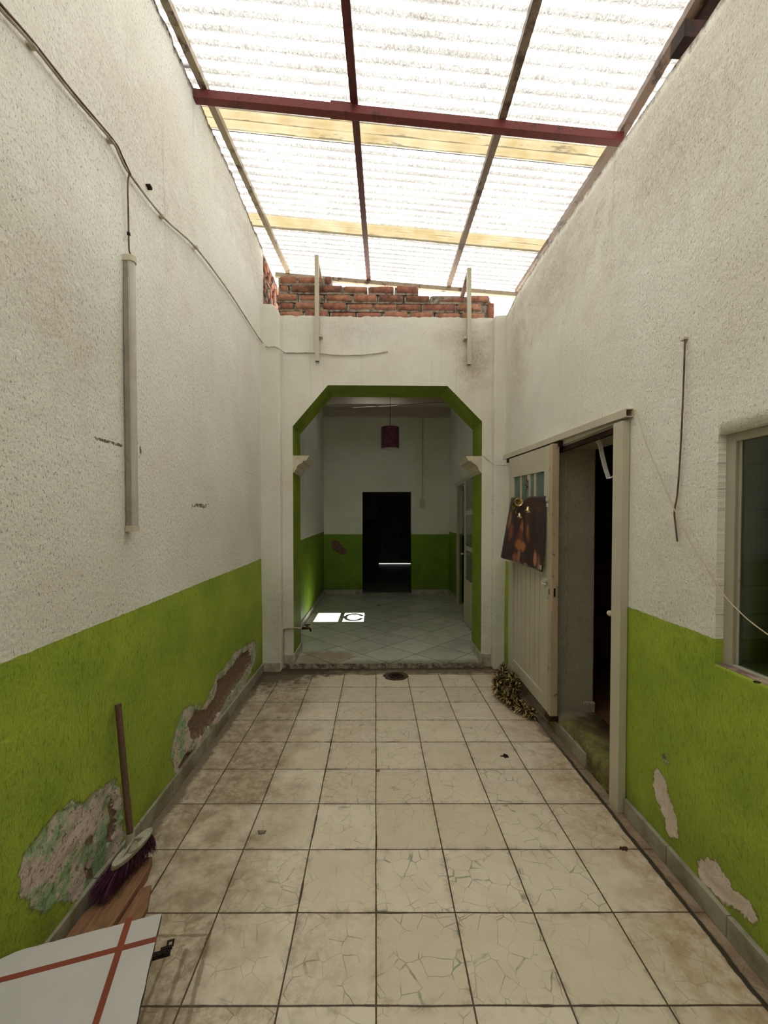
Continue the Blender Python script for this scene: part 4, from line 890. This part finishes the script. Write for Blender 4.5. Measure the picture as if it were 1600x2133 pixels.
# right wall wires
def onR(pts, off=.010): return [at(x, y, X=XR - off) for x, y in pts]
cable('hanging_wire', onR([(1427, 706), (1426, 740), (1422, 850), (1417, 950), (1411, 1030), (1405, 1065), (1408, 1100), (1411, 1128)]), .0035, M_wirebrown, 'dark wire hanging loose down the right wall from a nail')
mb = MB(); q = at(1427, 706, X=XR - .004); mb.box((q.x - .012, q.y - .012, q.z - .006), (q.x + .006, q.y + .012, q.z + .006)); tag(mb.build('wire_clip', M_cap, bevel=.002), 'small pale clip at the top of the hanging wire on the right wall', 'clip')
cable('string', onR([(1318, 866), (1325, 856), (1345, 920), (1372, 985), (1405, 1062), (1445, 1140), (1492, 1214), (1512, 1244), (1528, 1262), (1560, 1292), (1600, 1322), (1640, 1350)], .03), .0022, M_string, 'pale string stretched diagonally across the right wall and window', 'string')
cable('arch_wire', [at(x, y, Y=Y_) for x, y, Y_ in ((1006, 949, 4.12), (1020, 961, 4.11), (1030, 968, 4.025), (1045, 969, 4.0), (1057, 969, 3.9), (1062, 966, 3.80))], .003, M_conduit, 'thin wire from the right capital across to the sliding door', 'wire')

# water tap
tp = at(640, 1308, Y=4.06); p0 = at(590, 1309, Y=4.11); p1 = at(612, 1308, Y=4.10); p2 = at(628, 1309, Y=4.08)
tr_ = thing('water_tap', (p0.x, 4.1, p0.z), 'old brass water tap on a pipe at the left foot of the arch', 'tap')
M_pipe = simple('painted_pipe', (186, 178, 158), .55, 0, (150, 140, 118), 20); M_brass = simple('tarnished_brass', (86, 66, 48), .35, .8, (50, 38, 30), 40)
mb = MB(); mb.tube([p0 + Vector((-.0, 0, -.28)), p0 + Vector((0, 0, -.012)), p0 + Vector((.012, 0, 0)), p1, p2], .011, 10); mb.lathe([(.011, -.008), (.019, -.006), (.019, .006), (.011, .008)], 12, 0, Matrix.Translation(p2) @ Matrix.Rotation(pi / 2, 4, 'Y')); mb.build('pipe', M_pipe, tr_)
mb = MB(); mb.tube([p2, tp, tp + Vector((.018, 0, 0)), tp + Vector((.03, 0, -.01)), tp + Vector((.035, 0, -.035))], [.012, .015, .013, .010, .009], 10); mb.tube([tp, tp + Vector((0, 0, .028))], .007, 8); tpb = mb.build('tap_body', M_brass, tr_)
mb = MB(); mb.tube([tp + Vector((-.028, 0, .026)), tp + Vector((0, 0, .030)), tp + Vector((.032, 0, .034))], [.005, .007, .005], 8); mb.build('tap_handle', M_black, tpb)

# ------------------------------------------------------------------ poster with bells on the door
a = NT('printed_poster'); uv = a.n('ShaderNodeUVMap').outputs[0]; u, v, _z = a.xyz(uv)
col = a.mix(a.noise(a.vec(u, v), 3.5, 4, .6), lin((44, 34, 36)), lin((74, 54, 52)))
st_ = a.step(a.noise(a.vec(a.m_('MULTIPLY', u, 16), a.m_('MULTIPLY', v, 2.2)), 1, 4, .6), .52, .68, 0, .35); col = a.mix(st_, col, lin((104, 84, 78)))
for (cu, cv, ru, rv, c_) in ((.12, .62, .05, .16, (150, 110, 62)), (.20, .45, .05, .16, (128, 78, 56)), (.43, .50, .055, .17, (176, 104, 80)), (.41, .40, .09, .12, (112, 60, 48)), (.40, .27, .10, .09, (176, 112, 66)), (.52, .26, .07, .08, (190, 124, 72)),
                             (.60, .50, .035, .12, (148, 92, 62)), (.64, .40, .03, .08, (120, 72, 52)), (.42, .10, .06, .12, (170, 112, 84)), (.33, .06, .05, .08, (140, 92, 70)), (.80, .14, .05, .12, (196, 136, 108)), (.90, .08, .05, .14, (150, 96, 74)), (.62, -.02, .05, .07, (200, 148, 120)), (.75, .72, .16, .12, (60, 46, 50))):
    d = a.m_('ADD', a.m_('POWER', a.m_('ABSOLUTE', a.m_('DIVIDE', a.m_('SUBTRACT', u, cu), ru)), 2.0), a.m_('POWER', a.m_('ABSOLUTE', a.m_('DIVIDE', a.m_('SUBTRACT', v, cv), rv)), 2.0))
    d = a.m_('ADD', d, a.m_('MULTIPLY', a.m_('SUBTRACT', a.noise(a.vec(a.m_('MULTIPLY', u, 1.6), v), 26, 4, .7), .5), 1.8)); col = a.mix(a.step(d, .35, 1.1, .85, 0), col, lin(c_))
# small bar mark in the corner
bu = a.m_('MULTIPLY', a.m_('GREATER_THAN', u, .905), a.m_('LESS_THAN', u, .975)); bv = a.m_('MULTIPLY', a.m_('GREATER_THAN', v, .025), a.m_('LESS_THAN', v, .085))
ln = a.m_('GREATER_THAN', a.m_('FRACT', a.m_('MULTIPLY', v, 110)), .45); col = a.mix(a.m_('MULTIPLY', bu, bv), col, a.mix(a.m_('MULTIPLY', ln, a.m_('LESS_THAN', u, .962)), lin((210, 200, 188)), lin((60, 50, 48))))
M_poster = a.bsdf(col, .42, 0, None, .35)
TL, TR, BR, BL = at(1065, 1036, X=1.19), at(1138, 1033, X=1.195), at(1135, 1192, X=1.19), at(1043, 1160, X=1.10)
nu, nv = 30, 30; vs = []; fs = []; uvs = []
for i in range(nu + 1):
    for j in range(nv + 1):
        s_, t = i / nu, j / nv; vmax = 1.0
        notch = .12 * math.exp(-((s_ - .33) / .10) ** 2) if True else 0; t2 = t * (1 - notch)
        p = (BL.lerp(BR, s_)).lerp(TL.lerp(TR, s_), t2)
        p.x += -.010 * sin(s_ * 9) * (1 - t * .5) - .012 * (1 - t) * sin(s_ * 14)
        vs.append(p); uvs.append((s_, t2))
for i in range(nu):
    for j in range(nv): fs.append((i * (nv + 1) + j, (i + 1) * (nv + 1) + j, (i + 1) * (nv + 1) + j + 1, i * (nv + 1) + j + 1))
mb = MB(); mb.add(vs, fs, 0, True); po = mb.build('poster', M_poster, solid=.0012)
ul = po.data.uv_layers.new(name='UVMap')
for lp in po.data.loops: ul.data[lp.index].uv = uvs[lp.vertex_index]
tag(po, 'dark brown printed poster with warm toned figures, curling off the sliding door', 'poster')
M_tape = simple('clear_tape', (206, 204, 190), .3)
random.seed(2)
for (x, y) in ((1139, 1040), (1140, 1052)):
    q = at(x, y, X=1.19); mb = MB(); mb.box((q.x - .002, q.y - .02, q.z - .012), (q.x + .0, q.y + .012, q.z + .012)); mb.build('tape_piece', M_tape, po)
# golden bells
M_gold = simple('shiny_gold', (226, 208, 156), .25, .75, (190, 168, 112), 20)
bc = at(1082, 1047, X=1.135)
be = thing('bell_ornament', bc, 'golden bell ornament hanging on the upper left corner of the poster', 'ornament')
prof = [(.0, .052), (.008, .05), (.012, .044), (.014, .03), (.018, .016), (.027, .004), (.031, 0), (.028, 0), (.024, .004), (.014, .02), (.010, .04), (0, .046)]
for (dx, dy, px, rot, sc) in ((0, 0, 0, Matrix.Rotation(radians(78), 4, 'X') , 1.15), (18, 20, 0, Matrix.Rotation(radians(-12), 4, 'Y') @ Matrix.Rotation(radians(14), 4, 'X'), .82), (2, 32, 0, Matrix.Rotation(radians(18), 4, 'X'), .75)):
    q = at(1081 + dx, 1046 + dy, X=1.135 + (0.012 if dx else 0)); mb = MB(); mb.lathe([(r * sc, z * sc) for r, z in prof], 24, 0, Matrix.Translation(q) @ rot.inverted()); mb.build('bell', M_gold, be)
M_leafg = simple('faded_gold_leaf', (128, 112, 44), .5, .3, (84, 72, 30), 30)
mb = MB(); q = at(1076, 1050, X=1.155)
for k_ in range(26):
    a_ = random.uniform(0, 2 * pi); L = random.uniform(.02, .055); b_ = q + Vector((random.uniform(-.01, .0), random.uniform(-.03, .05), random.uniform(-.05, .01)))
    mb.bar(b_, b_ + Vector((random.uniform(-.015, .005), cos(a_) * L, sin(a_) * L)), .008, .0015)
mb.build('ribbon', M_leafg, be)
# dried sprig above
mb = MB(); q = at(1100, 1008, X=1.20)
for k_ in range(26):
    b_ = q + Vector((random.uniform(-.006, .0), random.uniform(-.02, .03), random.uniform(-.06, .035))); mb.tube([b_, b_ + Vector((random.uniform(-.008, 0), random.uniform(-.02, .02), random.uniform(-.02, .02)))], .0022, 4)
mb.tube([q + Vector((0, 0, .03)), q + Vector((0, .005, -.1))], .002, 5)
tag(mb.build('dried_sprig', simple('dry_dark_twig', (52, 48, 36), .9)), 'small dark dried sprig stuck on the door glass above the poster', 'sprig')

# ------------------------------------------------------------------ tinsel garland
random.seed(21)
M_tg = simple('dark_green_tinsel', (56, 54, 24), .35, .5, (30, 30, 16), 30); M_td = simple('gold_tinsel', (246, 228, 176), .3, .35, (190, 156, 84), 40)
spine = []
gp = [(1078, 1394, .10), (1056, 1397, .12), (1040, 1410, .10), (1036, 1432, .08), (1052, 1452, .05), (1072, 1465, .05), (1092, 1478, .045), (1108, 1487, .04), (1114, 1490, .035)]
sp_ = [at(x, y, Z=z) for x, y, z in gp]
def yfix(v): v.x = min(v.x, 1.175); return v
sp_ = [yfix(Vector((v.x, min(v.y, 3.85), v.z))) for v in sp_]
inner = [yfix(at(x, y, Z=z)) for x, y, z in ((1072, 1412, .16), (1060, 1420, .14), (1072, 1436, .10), (1085, 1430, .10))]
def resample(P, n):
    P = [Vector(p) for p in P]; L = [0]
    for i in range(1, len(P)): L.append(L[-1] + (P[i] - P[i - 1]).length)
    out = []
    for k in range(n):
        s_ = L[-1] * k / (n - 1); i = max(j for j in range(len(L)) if L[j] <= s_ + 1e-9); i = min(i, len(P) - 2)
        t = (s_ - L[i]) / max(1e-9, L[i + 1] - L[i]); out.append(P[i].lerp(P[i + 1], min(1, t)))
    return out
path = resample(sp_, 90) + resample(inner, 50)
g1, g2 = MB(), MB()
def strip(mb, p, d, L, wd, curl):
    s_ = d.cross(Vector((random.random(), random.random(), random.random()))).normalized() * wd; p1 = p + d * L * .5 + Vector((0, 0, curl)); p2 = p + d * L + Vector((0, 0, -curl))
    mb.add([p - s_, p + s_, p1 + s_, p1 - s_, p2 + s_ * .4, p2 - s_ * .4], [(0, 1, 2, 3), (3, 2, 4, 5)])
for i, c in enumerate(path):
    for k in range(34):
        d = Vector((random.gauss(0, 1), random.gauss(0, 1), random.gauss(0, 1))).normalized(); o = c + d * .006; L = random.uniform(.035, .06)
        if (o + d * L).z < .006: d.z = abs(d.z) * .3; d.normalize()
        if (o + d * L).x > 1.2: d.x = -abs(d.x)
        gold = random.random() < (.30 if k % 3 else .22)
        strip(g2 if gold else g1, o, d, L * (1.0 if gold else 1.05), .0022 if not gold else .0055, .004)
tg = thing('tinsel_garland', (1.08, 3.4, 0), 'gold and dark green tinsel garland heaped on the floor by the sliding door', 'garland')
g1.build('green_strands', M_tg, tg); g2.build('gold_strands', M_td, tg)
mb = MB(); mb.tube([c + Vector((0, 0, 0)) for c in path[:90]], .004, 5); mb.tube([c for c in path[90:]], .004, 5); mb.build('core_wire', M_black, tg)
cable('cord_loop', [at(x, y, Z=.03) for x, y in ((1085, 1425), (1095, 1420), (1104, 1432), (1098, 1440), (1086, 1440))], .004, M_conduit, 'short pale cord curled behind the tinsel garland', 'cord')
cable('thin_wire', [at(x, y, Z=.012) for x, y in ((1112, 1492), (1120, 1482), (1126, 1488), (1127, 1494))], .002, M_conduit, 'thin wire end curling out of the tip of the garland', 'wire')

# floor drain
dc = at(825, 1409, Z=0); mb = MB()
ol = []
for k in range(40): a_ = 2 * pi * k / 40; r = 1 + .14 * nz(cos(a_) * 2, sin(a_) * 2, 1) + random.uniform(-.05, .05); ol.append((dc.x + .118 * r * cos(a_), dc.y + .10 * r * sin(a_)))
dr = thing('floor_drain', (dc.x, dc.y, 0), 'round dark metal floor drain before the arch step', 'drain')
mb.prism(ol, lambda u, v, t: (u, v, t), -.01, .006); mb.build('mortar_ring', simple('damp_mortar', (88, 76, 60), .8, 0, (62, 54, 44), 30, bumpd=.004), dr)
mb = MB(); mb.lathe([(.045, .006), (.066, .006), (.070, .012), (.064, .016), (.046, .014), (.045, .006)], 32, 0, Matrix.Translation((dc.x, dc.y, 0))); 
for k in range(-2, 3): y = dc.y + k * .018; L = sqrt(max(0, .047 ** 2 - (k * .018) ** 2)); mb.box((dc.x - L, y - .003, .008), (dc.x + L, y + .003, .012))
mb.build('grate', simple('rusty_drain_metal', (70, 58, 46), .5, .5, (44, 36, 30), 30), dr)
mb = MB(); mb.lathe([(0, .0065), (.046, .0065)], 24, 0, Matrix.Translation((dc.x, dc.y, 0))); mb.build('drain_hole', M_black, dr)

# ------------------------------------------------------------------ broom, planks and cabinet door on the left
mb = MB()
pk = [(-1.083, .62), (-.905, .9), (-.905, 1.5), (-.925, 1.60), (-.955, 1.785), (-.985, 1.80), (-1.05, 1.60), (-1.083, 1.45)]
mb.prism([(-1.082, .70), (-.945, .70), (-.945, 1.70), (-.965, 1.775), (-1.00, 1.77), (-1.04, 1.60), (-1.082, 1.52)], lambda u, v, t: (u, v, t), .0, .042)
tag(mb.build('wood_plank', M_plank, weld=True, bevel=.004), 'brown wooden plank along the left wall under the broom, the longer one against the baseboard', 'plank')
mb = MB(); mb.prism([(-.94, .9), (-.868, .9), (-.868, 1.56), (-.905, 1.655), (-.94, 1.64)], lambda u, v, t: (u, v, t), .0, .024)
tag(mb.build('wood_plank', M_plank, weld=True, bevel=.003), 'thinner brown wooden plank on the tiles, outer side of the one under the broom', 'plank')
# broom
hd0 = at(240, 1802, Z=.165); hd1 = at(310, 1733, Z=.165)
hd0.x = min(-.985, hd0.x); 
ax = (hd1 - hd0); Lh = ax.length + .03; ax.normalize(); mid = (hd0 + hd1) / 2
upv = Vector((.30, 0, .95)); upv = (upv - ax * upv.dot(ax)).normalized(); sdv = ax.cross(upv)
HM = Matrix((ax, sdv, upv)).transposed().to_4x4(); HM.translation = mid
br_ = thing('broom', (mid.x, mid.y, .05), 'short handled broom with purple bristles leaning on the left wall', 'broom')
mb = MB(); ol = []
for k in range(28):
    a_ = 2 * pi * k / 28; x = cos(a_); y = sin(a_); ol.append((Lh / 2 * (abs(x) ** .6) * (1 if x > 0 else -1), (.024 - .006 * abs(x)) * (abs(y) ** .8) * (1 if y > 0 else -1)))
mb.prism(ol, lambda u, v, t: HM @ Vector((u, v, t)), -.012, .010); bhd = mb.build('broom_head', M_plasticgrey, br_, weld=True, bevel=.006, seg=3)
S0 = HM @ Vector((-.01, 0, .008)); stop = at(246, 1467, X=XL + .022); sdir = (stop - S0).normalized()
mb = MB(); mb.tube([S0 - sdir * .005, S0 + sdir * .03, S0 + sdir * .05, S0 + sdir * .055], [.026, .017, .0165, .0145], 20); mb.add([HM @ Vector(c) for c in ((-.065, -.004, .008), (-.065, .004, .008), (-.01, .004, .05), (-.01, -.004, .05), (.05, -.004, .008), (.05, .004, .008))], [(0, 1, 2, 3), (3, 2, 5, 4), (0, 3, 4), (1, 5, 2)]); mb.build('socket', M_plasticgrey, bhd)
mb = MB(); mb.tube([S0 + sdir * .03, S0.lerp(stop, .5), stop], [.0125, .0125, .0125], 16); mb.build('handle', M_stick, br_)
random.seed(4); b1_, b2_ = MB(), MB()
for k in range(2600):
    u = random.uniform(-Lh / 2 + .008, Lh / 2 - .008); v = random.uniform(-.020, .020)
    root_ = HM @ Vector((u, v, -.010)); fl = u / Lh * .10
    L = random.uniform(.085, .115); tip = HM @ Vector((u + fl + random.gauss(0, .010), v * 1.6 + random.gauss(0, .012) - .012, -.010 - L))
    tip.x = max(tip.x, -1.078); tip.z = max(tip.z, .047); m_ = root_.lerp(tip, .55) + Vector((random.gauss(0, .006), random.gauss(0, .006), random.gauss(0, .004)))
    m_.x = max(m_.x, -1.08); m_.z = max(m_.z, .05); s_ = Vector((random.random() - .5, random.random() - .5, .1)).normalized() * .0011
    (b1_ if k % 3 else b2_).add([root_ - s_, root_ + s_, m_ + s_, m_ - s_, tip + s_ * .7, tip - s_ * .7], [(0, 1, 2, 3), (3, 2, 4, 5)])
bb = b1_.build('bristles', simple('dark_purple_bristle', (84, 40, 66), .5, 0, (62, 30, 50), 40), br_); bb['kind'] = 'stuff'
bb2 = b2_.build('pale_bristles', simple('lilac_bristle', (128, 82, 112), .5, 0, (96, 54, 84), 40), br_); bb2['kind'] = 'stuff'; bb2['label'] = 'lighter lilac bristles'
cable('wall_hook', onL([(268, 1655), (271, 1662), (271, 1672), (268, 1684)], .012), .003, M_conduit, 'small pale hook in the left wall beside the broom handle', 'hook')
# cabinet door on a low carcass
A_ = at(337, 1902, Z=.235); C_ = at(290, 2110, Z=.233); dY = (C_ - A_).normalized(); dX = Vector((dY.y, -dY.x, 0))
if dX.x > 0: dX = -dX
Wd = .43; Lg = 1.15
bdr = thing('striped_board', (A_.x, A_.y, .22), 'white board panel with red brown crossing stripes lying flat at the left corner', 'board')
# outline with chipped edges
random.seed(9); ol = []
def bp(u, v): q = A_ + dX * u + dY * v; return (max(q.x, XL + .012), q.y)
for i in range(41): ol.append(bp(Wd * i / 40, (random.choice((0, 0, 0, .0012)) + (.022 * max(0, (i - 33) / 7) ** 2))))
ol.append(bp(Wd, Lg))
for i in range(61): ol.append(bp(random.choice((0, 0, 0, 0, .0015)) if 0 < i < 60 else 0, Lg * (1 - i / 60)))
ol.pop()
M_lam = simple('white_laminate', (196, 192, 190), .35, 0, (186, 182, 180), 3, spec=.5); M_edge = simple('chipped_board_edge', (92, 70, 52), .9, 0, (60, 46, 36), 60)
mb = MB(); mb.prism(ol, lambda u, v, t: (u, v, t), .235, .219, 0, 1); pn = mb.build('panel', [M_lam, M_edge], bdr, weld=True)
def boardpt(x, y): return at(x, y, Z=.2354)
M_stripe = simple('red_brown_stripe', (136, 68, 50), .4, 0, (126, 62, 46), 4)
def quad(pts, nm, h=.2358):
    mb = MB(); mb.add([(max(p.x, XL + .014), p.y, .2349) for p in pts] + [(max(p.x, XL + .014), p.y, h) for p in pts], [(3, 2, 1, 0), (4, 5, 6, 7), (0, 1, 5, 4), (1, 2, 6, 5), (2, 3, 7, 6), (3, 0, 4, 7)]); return mb.build(nm, M_stripe, bdr)
def ext2(p, q, t): return p + (q - p) * t
a1, a2 = boardpt(328, 1950), boardpt(0, 2036); b1, b2 = boardpt(323, 1962), boardpt(0, 2047)
quad([a1, ext2(a1, a2, 1.1), ext2(b1, b2, 1.1), b1], 'stripe')
a1, a2 = boardpt(263, 1912.5), boardpt(192, 2133); b1, b2 = boardpt(277, 1910), boardpt(206, 2133)
quad([a1, ext2(a1, a2, 2.8), ext2(b1, b2, 2.8), b1], 'stripe', .2364)
# concealed hinge
hq = at(345, 1978, Z=.222); hx_ = -dX; HMt = Matrix((hx_, -dY, Vector((0, 0, 1)))).transposed().to_4x4(); HMt.translation = Vector((A_ + dY * ((hq - A_).dot(dY))).to_3d()); HMt.translation.z = .215
mb = MB(); mb.box((-.01, -.011, -.006), (.045, .006, .004), M=HMt); mb.box((.0, -.014, .002), (.040, -.002, .010), M=HMt); mb.box((.016, .004, -.002), (.048, .013, .006), M=HMt); mb.box((.030, .010, .0), (.036, .030, .003), M=HMt); mb.box((.045, .010, .0), (.051, .030, .003), M=HMt); mb.box((.030, .027, .0), (.051, .033, .003), M=HMt)
for (u, v) in ((.008, -.008), (.030, -.012), (.038, -.008)): mb.tube([HMt @ Vector((u, v, .008)), HMt @ Vector((u, v, .013))], .0035, 8)
mb.build('hinge', M_black, bdr, bevel=.001)
q0 = A_ + dX * .12 + dY * .12; q1 = A_ + dX * .36 + dY * .9
mb = MB(); cM = Matrix((dX, dY, Vector((0, 0, 1)))).transposed().to_4x4(); cM.translation = Vector((A_.x, A_.y, 0))
mb.box((.16, .16, 0), (.18, .95, .219), M=cM); mb.box((.30, .20, .043), (.32, .95, .219), M=cM); mb.box((.16, .16, .03), (.32, .18, .219), M=cM); mb.box((.16, .93, .03), (.32, .95, .219), M=cM)
tag(mb.build('cabinet_carcass', M_plank), 'low brown wooden carcass under the striped white board', 'cabinet')

# bits on the floor
def floor_bit(name, x, y, r, m, label, cat, seed, h=.004):
    random.seed(seed); c = at(x, y, Z=0); ol = []
    for k in range(14): a_ = 2 * pi * k / 14; rr = r * random.uniform(.35, 1.1); ol.append((c.x + rr * cos(a_) * 1.3, c.y + rr * sin(a_)))
    mb = MB(); mb.prism(ol, lambda u, v, t: (u, v, t), 0, h); tag(mb.build(name, m), label, cat)
floor_bit('dry_leaf', 1052, 1575, .024, M_black, 'small black shrivelled leaf on the tiles right of centre', 'leaf', 3)
floor_bit('tile_chip', 788, 1606, .014, M_adobe, 'small brown chip on a tile joint near the middle of the floor', 'chip', 4)
floor_bit('tile_chip', 1299, 1768, .016, simple('dark_cap', (56, 36, 26), .7), 'dark reddish disc near the right edge of the tiles', 'chip', 6)
floor_bit('dirt_clump', 545, 1735, .016, M_cement, 'grey dirt clump in the broken joint left of centre', 'dirt', 8, .008)
floor_bit('dry_leaf', 790, 1267, .03, M_black, 'tiny dark speck of leaf on the inner room floor', 'leaf', 9, .054)
floor_bit('paper_scrap', 222, 1893, .02, simple('crumpled_paper', (176, 158, 110), .9), 'crumpled yellowish scrap at the near tip of the broom bristles', 'scrap', 12, .052)
